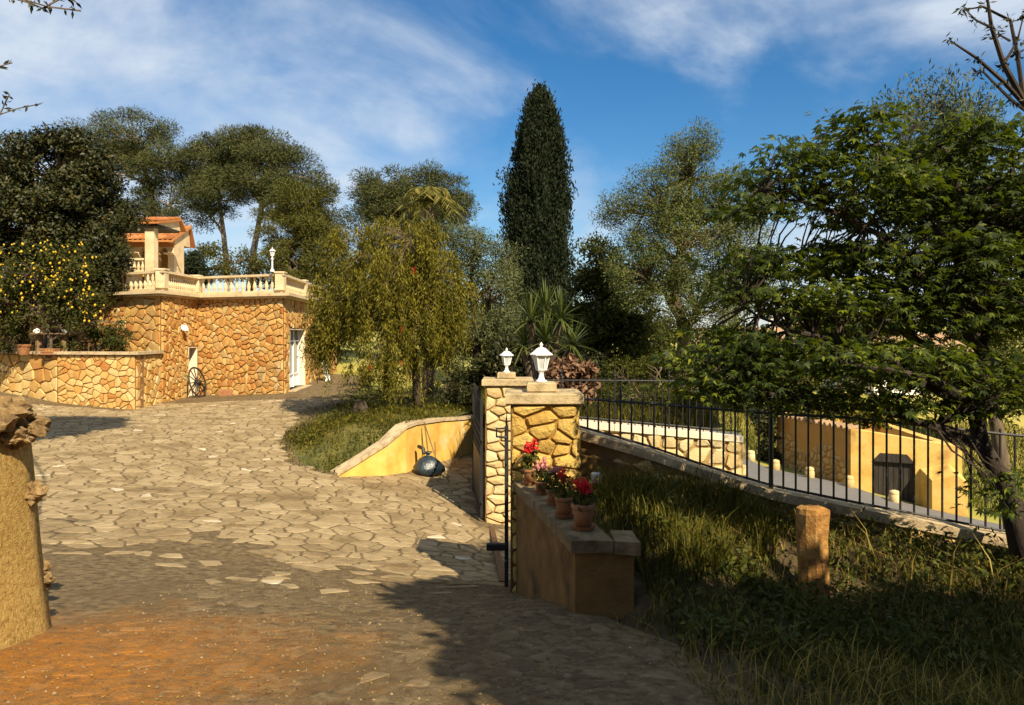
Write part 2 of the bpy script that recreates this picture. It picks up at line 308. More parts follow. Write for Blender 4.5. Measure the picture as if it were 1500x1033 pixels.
# paved drive: rows between a left and a right edge
def drive_edges(y):
    xl = np.interp(y, [-4, 2, 4.2, 5.2, 9, 14, 20, 24, 25, 27.4, 27.5, 36], [-5,-5,-5.5,-8,-15,-20,-21,-21,-13,-11.6,-8.2,-9.2])
    xr = np.interp(y, [-4, 3, 4.2, 5.2, 7.2, 7.6, 8.3, 8.4, 12.0, 12.2, 19, 22, 26, 36], [2.2,1.6,1.35,.7,.14,.1,.1,3.9,3.9,-.2,-.5,-4.5,-5.5,-6.5]); return xl, xr
def drive_sheet():
    ys = np.linspace(-4, 36, 330); us = np.linspace(0, 1, 90); V = []
    for y in ys:
        a, b = drive_edges(y); V.append(np.stack([a+(b-a)*us, np.full(90, y)], 1))
    V = np.concatenate(V); z = zg(V[:, 0], V[:, 1])+.012; z += .012*np.sin(V[:, 0]*2.3+V[:, 1]*.7)*np.sin(V[:, 1]*1.9)
    V = np.column_stack([V, z]); a = (np.arange(329)[:, None]*90+np.arange(89)[None]).ravel()
    return struct(link('driveway', npmesh('driveway', V, np.stack([a, a+1, a+91, a+90], 1).ravel(), 4), M['drive'], None, True))
DRIVE = drive_sheet()
def zd(x, y): return zg1(x, y)+.012+.012*math.sin(x*2.3+y*.7)*math.sin(y*1.9)

# ------------------------------------------------------------------ stone maker (irregular cells, each a block with its own edges)
def clip(poly, px, py, nx, ny):
    out = []; n = len(poly)
    for i in range(n):
        a = poly[i]; b = poly[(i+1) % n]; da = (a[0]-px)*nx+(a[1]-py)*ny; db = (b[0]-px)*nx+(b[1]-py)*ny
        if da <= 0: out.append(a)
        if (da < 0 < db) or (db < 0 < da): t = da/(da-db); out.append((a[0]+(b[0]-a[0])*t, a[1]+(b[1]-a[1])*t))
    return out
def cells(u0, u1, v0, v1, su, sv, jit=.42, rng=random, weight=None, joint=.010, drop=.10, keep=None):
    pts = []; nv = max(1, round((v1-v0)/sv)); nu = max(1, round((u1-u0)/su))
    for j in range(nv):
        for i in range(nu):
            if rng.random() < drop: continue
            pts.append((u0+(i+.5+(.5 if j % 2 else 0)*.9-.22+rng.uniform(-jit, jit))*(u1-u0)/nu, v0+(j+.5+rng.uniform(-jit, jit))*(v1-v0)/nv))
    if keep: pts = [p for p in pts if keep(*p)]
    A = np.array(pts); A[:, 0] /= su; A[:, 1] /= sv; res = []
    for k, p in enumerate(A):
        d = ((A-p)**2).sum(1); near = np.argsort(d)[1:15]
        poly = [(u0/su, v0/sv), (u1/su, v0/sv), (u1/su, v1/sv), (u0/su, v1/sv)]
        for q in near:
            dx, dy = A[q]-p
            poly = clip(poly, p[0]+dx/2, p[1]+dy/2, dx, dy)
            if len(poly) < 3: break
        if len(poly) < 3: continue
        res.append([(x*su, y*sv) for x, y in poly])
    out = []
    for poly in res:
        cu = sum(q[0] for q in poly)/len(poly); cv = sum(q[1] for q in poly)/len(poly); p2 = poly
        n = len(poly)
        for i in range(n):                          # shrink by the joint
            a = poly[i]; b = poly[(i+1) % n]; ex, ey = b[0]-a[0], b[1]-a[1]; l = math.hypot(ex, ey)
            if l < 1e-6: continue
            nx, ny = ey/l, -ex/l
            if (cu-a[0])*nx+(cv-a[1])*ny > 0: nx, ny = -nx, -ny
            j = joint*rng.uniform(.5, 1.5); p2 = clip(p2, a[0]-nx*j, a[1]-ny*j, nx, ny)
            if len(p2) < 3: break
        if len(p2) < 3: continue
        area = abs(sum(p2[i][0]*p2[(i+1)%len(p2)][1]-p2[(i+1)%len(p2)][0]*p2[i][1] for i in range(len(p2))))/2
        if area < .0006: continue
        out.append((cu, cv, area, p2))
    return out
def stone_geo(poly, fmap, depth, rng=random, inset=.16, back=-.015, wob=.0):
    n = len(poly); rp = []
    for i in range(n):                              # knock the corners off
        a = poly[i-1]; b = poly[i]; c = poly[(i+1) % n]
        if n > 7: rp.append(b); continue
        k = rng.uniform(.05, .15)
        rp.append((b[0]+(a[0]-b[0])*k, b[1]+(a[1]-b[1])*k)); rp.append((b[0]+(c[0]-b[0])*k, b[1]+(c[1]-b[1])*k))
    n = len(rp); cu = sum(q[0] for q in rp)/n; cv = sum(q[1] for q in rp)/n; h = depth*rng.uniform(.75, 1.2); tu, tv = rng.uniform(-1, 1)*depth*.5, rng.uniform(-1, 1)*depth*.5
    size = max(max(abs(q[0]-cu), abs(q[1]-cv)) for q in rp)+1e-6
    v = [fmap(q[0], q[1], back) for q in rp]
    for q in rp:
        k = inset*rng.uniform(.6, 1.4); a, b = q[0]+(cu-q[0])*k, q[1]+(cv-q[1])*k
        v.append(fmap(a, b, h*rng.uniform(.78, 1)+((a-cu)*tu+(b-cv)*tv)/size))
    v.append(fmap(cu, cv, h*1.12))
    f = [(i, (i+1) % n, n+(i+1) % n, n+i) for i in range(n)]+[(n+i, n+(i+1) % n, 2*n) for i in range(n)]
    return v, f
def orient(v, f, nrm):
    a, b, c = (Vector(v[i]) for i in f[-1])
    return f if (b-a).cross(c-a).dot(nrm) > 0 else [q[::-1] for q in f]
def lay(parent, cl, fmap, depth, mt, nrm, name='stone', limit=300, score=None, pale=None, holes=(), **kw):
    items = []
    for cu, cv, ar, poly in cl:
        skip = False
        for (a0, a1, b0, b1) in holes:
            us = [q[0] for q in poly]; vs = [q[1] for q in poly]
            if max(us) < a0 or min(us) > a1 or max(vs) < b0 or min(vs) > b1: continue
            g = [(a0-cu, (a0, cv, 1, 0)), (cu-a1, (a1, cv, -1, 0)), (b0-cv, (cu, b0, 0, 1)), (cv-b1, (cu, b1, 0, -1))]
            best = max(g, key=lambda t: t[0])
            if best[0] < 0: skip = True; break
            poly = clip(poly, *best[1])
            if len(poly) < 3: skip = True; break
        if not skip: items.append((cu, cv, ar, poly))
    if score: items.sort(key=lambda t: -score(t[0], t[1], t[2]))
    rest = MB()
    for i, (cu, cv, ar, poly) in enumerate(items):
        v, f = stone_geo(poly, fmap, depth, **kw); f = orient(v, f, nrm)
        if i < limit:
            mm = mt if pale is None or random.random() > pale[1] else pale[0]
            build(name, MB().add(v, f), mm, parent)
        else: rest.add(v, f)
    if rest.v:
        o = build(name+'_remainder', rest, mt, parent); o['kind'] = 'stuff'
def wallmap(A, B, flip=1):
    A = Vector((*A, 0)); B = Vector((*B, 0)); t = (B-A).normalized(); n = Vector((t.y, -t.x, 0))*flip
    return (lambda u, v, h: tuple(A+t*u+n*h+Vector((0, 0, v)))), n, (B-A).length, t

# paving stones of the drive
def gravel():
    n = 15000; y = RNG.uniform(2.6, 11, n)**1.0; x = RNG.uniform(-4.5, 1.2, n); xr = drive_edges(y)[1]
    k = (x > -2.85) & (np.abs(x) < .74*y) & (x < xr-.05) & (RNG.random(n) < np.clip(1.3-y/11, .12, 1)); x, y = x[k], y[k]; n = len(x)
    z = zg(x, y)+.012+.012*np.sin(x*2.3+y*.7)*np.sin(y*1.9); r = .004+.011*RNG.random(n)**3; a = RNG.uniform(0, 6.283, n)
    V = [np.stack([x+r*np.cos(a+g)*RNG.uniform(.6,1.2,n), y+r*np.sin(a+g)*RNG.uniform(.6,1.2,n), z-.002], 1) for g in (0,1.57,3.14,4.71)]+[np.stack([x, y, z+r*RNG.uniform(.5,.9,n)], 1)]
    V = np.stack(V, 1).reshape(-1, 3); b = np.arange(n)[:, None]*5; T = np.concatenate([b+[0,1,4], b+[1,2,4], b+[2,3,4], b+[3,0,4]], 1).ravel()
    o = link('gravel', npmesh('gravel', V, T, 3), M['gravel'], DRIVE); o['kind'] = 'stuff'
def paving():
    gate = inpoly([(-3.24,14.3),(-2.48,14.8),(-2.01,15.7),(-1.58,16.7),(-.9,18.2),(0,20),(-1,26),(-5,27),(-6.2,22),(-5.6,18.5),(-5.15,16.5),(-4.4,15)])
    fm = lambda u, v, h: (u, v, zd(u, v)+h)
    def pick(cl):
        for c in cl:
            u, v = c[0], c[1]; xl, xr = drive_edges(v)
            if u < xl+.2 or u > xr-.1 or (v > 22.6 and u < -11.6) or abs(u) > .72*v+.3: continue
            if (v > 12 and u > -.75) or gate(np.array([u]), np.array([v]))[0]: continue
            yield c
    edge = lambda u: 7.0+.7*math.sin(u*1.3)+.4*math.sin(u*3.1)
    far = [c for c in pick(cells(-15, .1, 4.6, 24.5, .235, .225, .7, joint=.006, drop=.26, keep=lambda u, v: abs(u) < .72*v+.8)) if c[1] > edge(c[0])+random.uniform(-.9,1.5) and (c[2] < .055 or c[1] > edge(c[0])+1.4)]
    pale = [c for c in far if random.random() < .13 and c[2] < .042]; ids = set(map(id, pale)); far = [c for c in far if id(c) not in ids]
    sc = lambda u, v, a: a/(v*v*v)
    lay(DRIVE, far, fm, .009, M['paving'], Vector((0,0,1)), 'paving_stone', 220, sc, inset=.14)
    lay(DRIVE, pale, fm, .010, M['paving_pale'], Vector((0,0,1)), 'paving_stone', 75, sc, inset=.14)
    near = [c for c in pick(cells(-3.2, 1.6, 2.4, 8.6, .15, .15, .7, joint=.007, drop=.2, keep=lambda u, v: abs(u) < .72*v+.5)) if c[1] < edge(c[0])+random.uniform(-.6,1.2) and c[0] > -2.8 and random.random() < .5]
    lay(DRIVE, near, fm, .005, M['paving_worn'], Vector((0,0,1)), 'worn_stone', 0, sc, inset=.3, back=-.004)
    gravel()
paving()

# ------------------------------------------------------------------ left terrace building
def baluster_mesh(h):
    mb = MB(); mb.lathe((0,0,0), [(.062,0),(.062,.05*h),(.04,.07*h),(.05,.12*h),(.072,.28*h),(.06,.42*h),(.034,.62*h),(.032,.78*h),(.05,.86*h),(.04,.9*h),(.06,.95*h),(.06,h)], 8)
    me = bpy.data.meshes.new('baluster'); me.from_pydata(mb.v, [], mb.f); me.update(); me.materials.append(M['cream']); return me
TZ = 1.33
def terrace():
    T = thing('terrace_building', 'orange rubble stone garage building carrying a balustraded terrace', 'building', (-9.7, 27, -2.2))
    C = [(-20,29.2),(-11.5,24.6),(-11.5,27.5),(-7.9,26.0),(-8.9,38.0)]      # left front, projecting flank, recessed front, right flank
    zb = -3.0
    def wall(A, B, su, sv, holes=(), limit=300, label=None, depth=.046, zlow=zb, mit=0, mit0=0):
        fm, n, Lg, t = wallmap(A, B); th = .45
        w = MB(); us = [0]; segs = []
        hs = sorted(holes)
        cur = 0
        for (a0, a1, b0, b1) in hs:
            segs.append((cur, a0, zlow, TZ)); segs.append((a0, a1, b1, TZ)); 
            if b0 > zlow+.01: segs.append((a0, a1, zlow, b0))
            cur = a1
        segs.append((cur, Lg, zlow, TZ))
        for a, b, c, d in segs:
            if b-a < .001: continue
            k0 = mit0 if a == 0 else 0; v = [fm(a,c,0),fm(b,c,0),fm(b,d,0),fm(a,d,0),fm(a+k0,c,-th),fm(b-mit,c,-th),fm(b-mit,d,-th),fm(a+k0,d,-th)]
            w.add(v, [(0,1,2,3),(5,4,7,6),(4,0,3,7),(1,5,6,2),(3,2,6,7),(4,5,1,0)])
        o = build('wall', w, M['house_mortar'], T)
        cl = cells(.02, Lg-.02, max(zlow, -2.5), TZ-.02, su, sv, .6, joint=.009, drop=.2)
        lay(o, cl, fm, depth, M['house_stone'], n, 'stone', limit, lambda u, v, a: a/(fm(u,v,0)[1]**2), holes=[(a-.03,b+.03,c,d+.03) for a,b,c,d in holes], inset=.10)
        return fm, n, t, Lg
    wall(C[0], C[1], .32, .24, zlow=-1.0, mit=.3)
    dn = (2.05, 2.78, -3.0, -.45)
    f1, n1, t1, L1 = wall(C[1], C[2], .21, .19, [dn], mit0=.4)
    wall(C[2], C[3], .215, .19, mit=.3)
    dg = (.75, 3.7, -3.0, .20)
    f2, n2, t2, L2 = wall(C[3], C[4], .30, .26, [dg], mit0=.4)
    # doorways: plastered reveals, frame, leaf
    def doorway(fm, hole, zt, gl):
        a0, a1, b0, b1 = hole; r = .32
        def slab(p, q): return MB()
        rev = MB()
        for (u, du) in ((a0, .03), (a1-.03, .03)):
            v = [fm(u, zt, -.0), fm(u+du, zt, -.0), fm(u+du, b1, -.0), fm(u, b1, -.0), fm(u, zt, -r), fm(u+du, zt, -r), fm(u+du, b1, -r), fm(u, b1, -r)]
            v = [fm(u, zt, .03), fm(u+du, zt, .03), fm(u+du, b1-.031, .03), fm(u, b1-.031, .03)]+v[4:6]+[fm(u+du, b1-.031, -r), fm(u, b1-.031, -r)]
            rev.add(v, [(0,1,2,3),(5,4,7,6),(4,0,3,7),(1,5,6,2),(3,2,6,7),(4,5,1,0)])
        v = [fm(a0, b1-.03, .03), fm(a1, b1-.03, .03), fm(a1, b1, .03), fm(a0, b1, .03), fm(a0, b1-.03, -r), fm(a1, b1-.03, -r), fm(a1, b1, -r), fm(a0, b1, -r)]
        rev.add(v, [(0,1,2,3),(5,4,7,6),(4,0,3,7),(1,5,6,2),(3,2,6,7),(4,5,1,0)])
        build('door_reveal', rev, M['plaster'], T)
        d = MB(); v = [fm(a0+.03, zt, -r+.06), fm(a1-.03, zt, -r+.06), fm(a1-.03, b1-.03, -r+.06), fm(a0+.03, b1-.03, -r+.06), fm(a0+.03, zt, -r), fm(a1-.03, zt, -r), fm(a1-.03, b1-.03, -r), fm(a0+.03, b1-.03, -r)]
        d.add(v, [(0,1,2,3),(5,4,7,6),(4,0,3,7),(1,5,6,2),(3,2,6,7),(4,5,1,0)])
        dr = build('door', d, M['glass'] if gl else M['dark_wood'], T)
        if gl:
            fr = MB()
            for u in np.linspace(a0+.06, a1-.06, 4): fr.tube([fm(u, zt, -r+.09), fm(u, b1-.04, -r+.09)], .035, 4)
            for z in (zt+.5, b1-.45): fr.tube([fm(a0+.05, z, -r+.09), fm(a1-.05, z, -r+.09)], .03, 4)
            build('door_frame', fr, M['white_paint'], dr)
            pn = MB(); v = [fm(a0+.06, zt, -r+.062), fm(a1-.06, zt, -r+.062), fm(a1-.06, zt+.5, -r+.062), fm(a0+.06, zt+.5, -r+.062)]; pn.add(v, [(0,1,2,3)]); build('door_panel', pn, M['white_paint'], dr)
            st = MB(); v = [fm(a0-.1, zt-.25, .02), fm(a1+.1, zt-.25, .02), fm(a1+.1, zt, .02), fm(a0-.1, zt, .02)]; w = [fm(a0-.1, zt-.25, .3), fm(a1+.1, zt-.25, .3), fm(a1+.1, zt, .3), fm(a0-.1, zt, .3)]
            st.add(w+v, [(0,1,2,3),(5,4,7,6),(4,0,3,7),(1,5,6,2),(3,2,6,7)]); build('door_step', st, M['coping'], T)
    doorway(f1, dn, -2.6, False); doorway(f2, dg, -2.0, True)
    # cornice slab, in pieces per side, overhanging
    poly = [(-20.1,28.9),(-11.35,24.2),(-11.22,27.05),(-7.6,25.62),(-8.62,38.1),(-20,40)]
    build('terrace_slab', MB().prism(poly, TZ, TZ+.10).prism([(-20,29.1),(-11.42,24.42),(-11.36,27.25),(-7.76,25.82),(-8.78,38),(-20,39.9)], TZ-.07, TZ), M['cream'], T)
    # balustrade
    H0 = TZ+.10; hb = .50
    bm = baluster_mesh(hb)
    B = build('balustrade', MB().prism([(-20,29.3),(-11.5,24.75),(-11.5,27.45),(-7.95,26.0),(-8.9,38),(-9.05,38),(-8.12,26.22),(-11.66,27.68),(-11.66,24.95),(-20,29.5)], H0, H0+.10), M['cream'], T)
    rail = MB().prism([(-20,29.22),(-11.42,24.6),(-11.42,27.36),(-7.86,25.9),(-8.84,38.02),(-9.12,38.02),(-8.2,26.3),(-11.74,27.78),(-11.74,25.05),(-20,29.58)], H0+.10+hb, H0+.10+hb+.075)
    build('rail', rail, M['cream'], B)
    pc = [(-20,29.4),(-14.6,26.5),(-11.58,24.85),(-11.58,27.56),(-8.04,26.1),(-8.35,30),(-8.7,34),(-8.97,38)]
    for x, y in pc: build('post', MB().box((x, y, H0+.10+hb/2+.045), (.30, .30, hb+.10), bev=.015).box((x, y, H0+.10+hb+.115), (.36,.36,.06), bev=.012), M['cream'], B)
    def run(a, b, n, solid=False):
        A = Vector((*a, H0+.10)); D = Vector((*b, H0+.10))
        for i in range(n):
            p = A.lerp(D, (i+.5)/n); inst('baluster', bm, p, B)
    run((-14.4,26.4),(-11.8,25.0), 12); run((-19,28.9),(-14.8,26.65), 19); run((-11.58,25.05),(-11.58,27.36), 14); run((-11.4,27.5),(-8.25,26.2), 13)
    for a, b in (((-8.06,26.35),(-8.33,29.8)), ((-8.37,30.2),(-8.68,33.8)), ((-8.72,34.2),(-8.95,37.8))):
        run(a, b, 16)
    build('terrace_floor', MB().prism([(-20,29.3),(-11.6,24.9),(-11.6,27.6),(-8.1,26.2),(-9,37.9),(-20,39.8)], TZ-.4, TZ-.1), M['coping'], T)
    return T
terrace()

def lantern(base, h, label, group=None, pole=0, s=1.0, mt=None):
    """six-sided tapered lantern; h = height above base"""
    x, y, z = base; T = thing('lantern', label, 'lamp', base, group); w = M['white_paint']; k = h
    if pole: build('pole', MB().lathe((x,y,z), [(.07,0),(.07,.06),(.028,.1),(.026,pole)], 8), w, T)
    z += pole
    build('foot', MB().lathe((x,y,z), [(.15*k,0),(.15*k,.03*k),(.10*k,.05*k),(.075*k,.10*k),(.055*k,.2*k),(.07*k,.26*k),(.11*k,.29*k),(.13*k,.31*k)], 10), w, T, True)
    g = build('glass_body', MB().lathe((x,y,z+.31*k), [(.115*k,0),(.205*k,.36*k)], 6), M['lamp_glass'], T)
    fr = MB()
    for i in range(6):
        a = math.pi*i/3; fr.tube([(x+.125*k*math.cos(a), y+.125*k*math.sin(a), z+.30*k), (x+.216*k*math.cos(a), y+.216*k*math.sin(a), z+.68*k)], .018*k, 4)
    build('frame', fr, w, T)
    rf = build('roof', MB().lathe((x,y,z+.67*k), [(.285*k,0),(.29*k,.025*k),(.20*k,.09*k),(.12*k,.17*k),(.05*k,.20*k)], 6), w, T)
    build('finial', MB().lathe((x,y,z+.87*k), [(.035*k,0),(.022*k,.03*k),(.05*k,.06*k),(.02*k,.10*k),(.004*k,.13*k)], 8), w, rf)
    return T
lantern((-8.3,26.0,TZ+.1+.5+.1+.145), .42, 'white lantern on a pole rising from the terrace balustrade', pole=.42)

def pavilion():
    T = thing('house', 'cream house with arched loggia and orange tiled roofs above the terrace', 'house', (-15.9, 33, TZ-.1))
    y = 33; x0, x1 = PX(150, y), PX(255, y); zt = PZ(352, y); zb = TZ-.1
    # front wall with two round arches
    def arch(xa, xb, z0, zs, rise, n=10):
        return [(xa, z0), (xa, zs)]+[((xa+xb)/2-(xb-xa)/2*math.cos(math.pi*i/n), zs+rise*math.sin(math.pi*i/n)) for i in range(1, n)]+[(xb, zs), (xb, z0)]
    def archwall(mb, xs, xe, arches, z0, z1, ya, th):
        cur = xs
        for (a, b, zs, rise) in arches:
            mb.bx(cur, a, ya, ya+th, z0, z1)
            ar = arch(a, b, z0, zs, rise)[1:-1]
            for (p, q) in zip(ar[:-1], ar[1:]):
                v = [(p[0],ya,p[1]),(q[0],ya,q[1]),(q[0],ya,z1),(p[0],ya,z1),(p[0],ya+th,p[1]),(q[0],ya+th,q[1]),(q[0],ya+th,z1),(p[0],ya+th,z1)]
                mb.add(v, [(0,1,2,3),(5,4,7,6),(4,5,1,0)])
            cur = b
        mb.bx(cur, xe, ya, ya+th, z0, z1)
    w = MB(); archwall(w, x0, x1, [(PX(168,y),PX(186,y),PZ(372,y),.32),(PX(203,y),PX(224,y),PZ(372,y),.34),(PX(231,y),PX(246,y),PZ(372,y),.30)], zb, zt, y, .35)
    w.bx(x1-.35, x1, y+.35, y+1.0, zb, zt); w.bx(x0, x0+.3, y+.35, y+1.0, zb, zt)
    build('wall', w, M['cream'], T)
    build('back_wall', MB().bx(x0+.3, x1-.35, y+.9, y+1.1, zb, zt), M['ruin_side'], T)
    build('frieze', MB().bx(x0-.02, x1+.02, y-.03, y, PZ(362,y), zt-.002), M['tile'], T)
    for px in (228, 249, 195): build('capital', MB().box((PX(px,y), y-.04, PZ(372,y)), (.34,.5,.08), bev=.015), M['cream'], T)
    build('floor_slab', MB().bx(x0, x1, y-.1, y+1.2, zb-.1, zb), M['coping'], T)
    def troof(x0, x1, y0, y1, z0, z1, name='roof'):
        sl = MB(); sl.add([(x0,y0,z0),(x1,y0,z0),(x1,y1,z1),(x0,y1,z1),(x0,y0,z0-.1),(x1,y0,z0-.1),(x1,y1,z1-.1),(x0,y1,z1-.1)], [(0,1,2,3),(7,6,5,4),(4,5,1,0),(5,6,2,1),(6,7,3,2),(7,4,0,3)])
        zb2 = z0-.1; ym = y1+.45
        build('gable', MB().add([(x1-.12,y0+.12,zb2-.0),(x1-.12,ym-.3,zb2-.0),(x1-.12,y1,z1-.102),(x1-.3,y0+.12,zb2),(x1-.3,ym-.3,zb2),(x1-.3,y1,z1-.102)], [(0,1,2),(5,4,3),(0,2,5,3),(2,1,4,5),(1,0,3,4)]), M['cream'], T)
        build('rear_roof', MB().add([(x0,y1+.002,z1),(x1,y1+.002,z1),(x1,ym,z0),(x0,ym,z0),(x0,y1+.002,z1-.1),(x1,y1+.002,z1-.1),(x1,ym,z0-.1),(x0,ym,z0-.1)], [(0,1,2,3),(7,6,5,4),(5,6,2,1),(6,7,3,2)]), M['tile'], T)
        R = build(name, sl, M['tile'], T); n = int((x1-x0)/.21); Ls = math.hypot(y1-y0, z1-z0); rows = max(2, int(Ls/.42))
        for i in range(n):
            x = x0+(i+.5)*(x1-x0)/n
            for r in range(rows):
                a, b = r/rows, (r+1.12)/rows; b = min(b, 1.02); hw = .085; v = []; 
                for t, rr in ((a, hw), (b, hw*.8)):
                    for k in range(6):
                        g = math.pi*k/5; v.append((x+rr*math.cos(g), y0+(y1-y0)*t-(.05 if t == 0 else 0), z0+(z1-z0)*t+rr*math.sin(g)*.9+.005+(.02 if t == a else 0)))
                build('roof_tile', MB().add(v, [(k, k+1, 7+k, 6+k) for k in range(5)]+[(0,5,4,3,2,1)]), M['tile'], R)
    troof(x0-.2, x1+.12, y-.4, y+1.5, zt-.02, zt+.82)
    # porch in front with a square column and its own tiled roof
    yc = 30.0; xc = PX(222, yc); z1 = PZ(334, yc)
    build('column', MB().box((xc, yc, (zb+z1)/2), (.36,.36,z1-zb), bev=.02), M['cream'], T)
    build('porch_ceiling', MB().bx(PX(120,yc), xc+.40, yc-.35, yc+1.6, z1, z1+.10), M['dark_wood'], T)
    troof(PX(120,yc), xc+.5, yc-.45, yc+1.6, z1+.21, z1+.62, 'porch_roof')
    # small balustrade
    bm = baluster_mesh(.42); yb = 30.6; b0 = build('porch_rail', MB().bx(PX(150,yb), PX(217,yb), yb-.08, yb+.08, PZ(382,yb)+.02, PZ(382,yb)+.10).bx(PX(150,yb), PX(217,yb), yb-.08, yb+.08, PZ(396,yb)-.1, PZ(396,yb)+.0), M['cream'], T)
    for i in range(11): inst('baluster', bm, (PX(155+i*6,yb), yb, PZ(396,yb)), b0)
pavilion()

def garden_wall():
    T = thing('garden_wall', 'ochre rubble retaining wall with flat coping below the lemon tree', 'wall', (-14, 23, -2.3))
    pts = [(-24,27.2),(-16.7,24.5),(-14.1,23.3),(-11.5,22.95)]; zt = -.62
    for k, (A, B) in enumerate(zip(pts[:-1], pts[1:])):
        fm, n, Lg, t = wallmap(A, B); v = [fm(0,-3.2,0),fm(Lg,-3.2,0),fm(Lg,zt,0),fm(0,zt,0),fm(0,-3.2,-.4),fm(Lg,-3.2,-.4),fm(Lg,zt,-.4),fm(0,zt,-.4)]
        o = build('wall', MB().add(v, [(0,1,2,3),(5,4,7,6),(4,0,3,7),(1,5,6,2),(3,2,6,7)]), M['house_mortar'], T)
        big = k < 2
        lay(o, cells(.01, Lg-.01, -2.45, zt-.01, .38 if big else .19, .27 if big else .17, .6, joint=.009, drop=.2), fm, .036, M['garden_stone'], n, 'stone', 300, inset=.10)
    fm, n, Lg, t = wallmap((-11.5,22.95), (-11.5,24.6)); v = [fm(0,-3.2,0),fm(Lg,-3.2,0),fm(Lg,zt,0),fm(0,zt,0),fm(.5,-3.2,-.4),fm(Lg,-3.2,-.4),fm(Lg,zt,-.4),fm(.5,zt,-.4)]
    o = build('wall', MB().add(v, [(0,1,2,3),(5,4,7,6),(4,0,3,7),(1,5,6,2),(3,2,6,7)]), M['house_mortar'], T)
    lay(o, cells(.01, Lg-.01, -2.45, zt-.01, .24, .23, .52, joint=.008), fm, .036, M['garden_stone'], n, 'stone', 300, inset=.10)
    build('coping', MB().prism([(-24,27.05),(-16.78,24.38),(-14.15,23.17),(-11.38,22.82),(-11.38,24.55),(-11.75,24.55),(-11.75,23.2),(-14.05,23.55),(-16.6,24.75),(-24,27.5)], zt, zt+.09), M['coping'], T)
    struct(grid_mesh('planting_bed', np.linspace(-24,-11.6,60), np.linspace(23,34,50), lambda X, Y: -.66+.05*np.sin(X*2)+.04*np.cos(Y*3)+0*X, M['soil'], inpoly([(-24,27.4),(-16.7,24.7),(-14.1,23.5),(-11.75,23.2),(-11.7,24.5),(-20,29),(-24,32)])))
garden_wall()

def wagon_wheel():
    c = Vector((-11.0, 26.55, 0)); r = .53; zg_ = zg1(-11.0, 26.55); T = thing('wagon_wheel', 'old spoked cart wheel leaning on the stone wall by the small doorway', 'wheel', (c.x, c.y, zg_))
    ax = Vector((.96, -.1, .26)).normalized(); u = Vector((.1,.99,0)).normalized(); w = ax.cross(u).normalized(); ctr = Vector((c.x-.12, c.y, zg_+r*abs(w.z)+.03))
    ring = [ctr+(u*math.cos(a)+w*math.sin(a))*r for a in np.linspace(0, 2*math.pi, 33)]
    build('rim', MB().tube(ring, .03, 6), M['dark_wood'], T)
    build('tyre', MB().tube([ctr+(q-ctr)*1.05 for q in ring], .012, 5), M['rust'], T)
    build('hub', MB().tube([ctr-ax*.12, ctr-ax*.05, ctr+ax*.05, ctr+ax*.14], [.05,.085,.085,.05], 10), M['dark_wood'], T)
    for i in range(12):
        a = 2*math.pi*i/12; d = u*math.cos(a)+w*math.sin(a); build('spoke', MB().tube([ctr+d*.06, ctr+d*r], [.022,.016], 5), M['dark_wood'], T)
wagon_wheel()
def misc_left():
    x, y = -10.2, 26.75
    T = thing('clay_block', 'small reddish clay block at the foot of the stone wall', 'block', (x, y, zg1(x,y)))
    b = build('body', MB().box((x,y,zg1(x,y)+.11), (.42,.2,.24), .3, bev=.02), M['terracotta'], T)
    build('hollow_shade', MB().box((x-.03,y-.104,zg1(x,y)+.11), (.26,.012,.12), .3), M['dark'], b)  # dark plate painted as the shade inside an opening
    x, y = -8.02, 31.8; z = zg1(x, y)
    T = thing('white_board', 'white framed board leaning on the garage wall', 'board', (x+.2, y, z)); tl = Matrix.Rotation(-.2, 3, 'Y')
    build('panel', MB().box((x+.14,y,z+.44), (.03,.62,.86), 0, tilt=tl), M['white_wall'], T)
    fr = MB()
    for dy in (-.32,.32): fr.box((x+.14,y+dy,z+.44), (.05,.04,.92), 0, tilt=tl)
    build('frame', fr, M['white_paint'], T)
    f = wallmap((-11.5,24.6), (-11.5,27.5))[0]; p = f(1.45,.25,.05)
    T = thing('wall_lamp', 'small white bulkhead lamp on the stone flank wall', 'lamp', p)
    build('bracket', MB().box((p[0]+.03,p[1],p[2]), (.06,.12,.16), bev=.01), M['white_paint'], T); build('shade', MB().lathe((p[0]+.12,p[1],p[2]-.12), [(.10,0),(.11,.04),(.06,.16),(.02,.2)], 8), M['white_paint'], T)
misc_left()

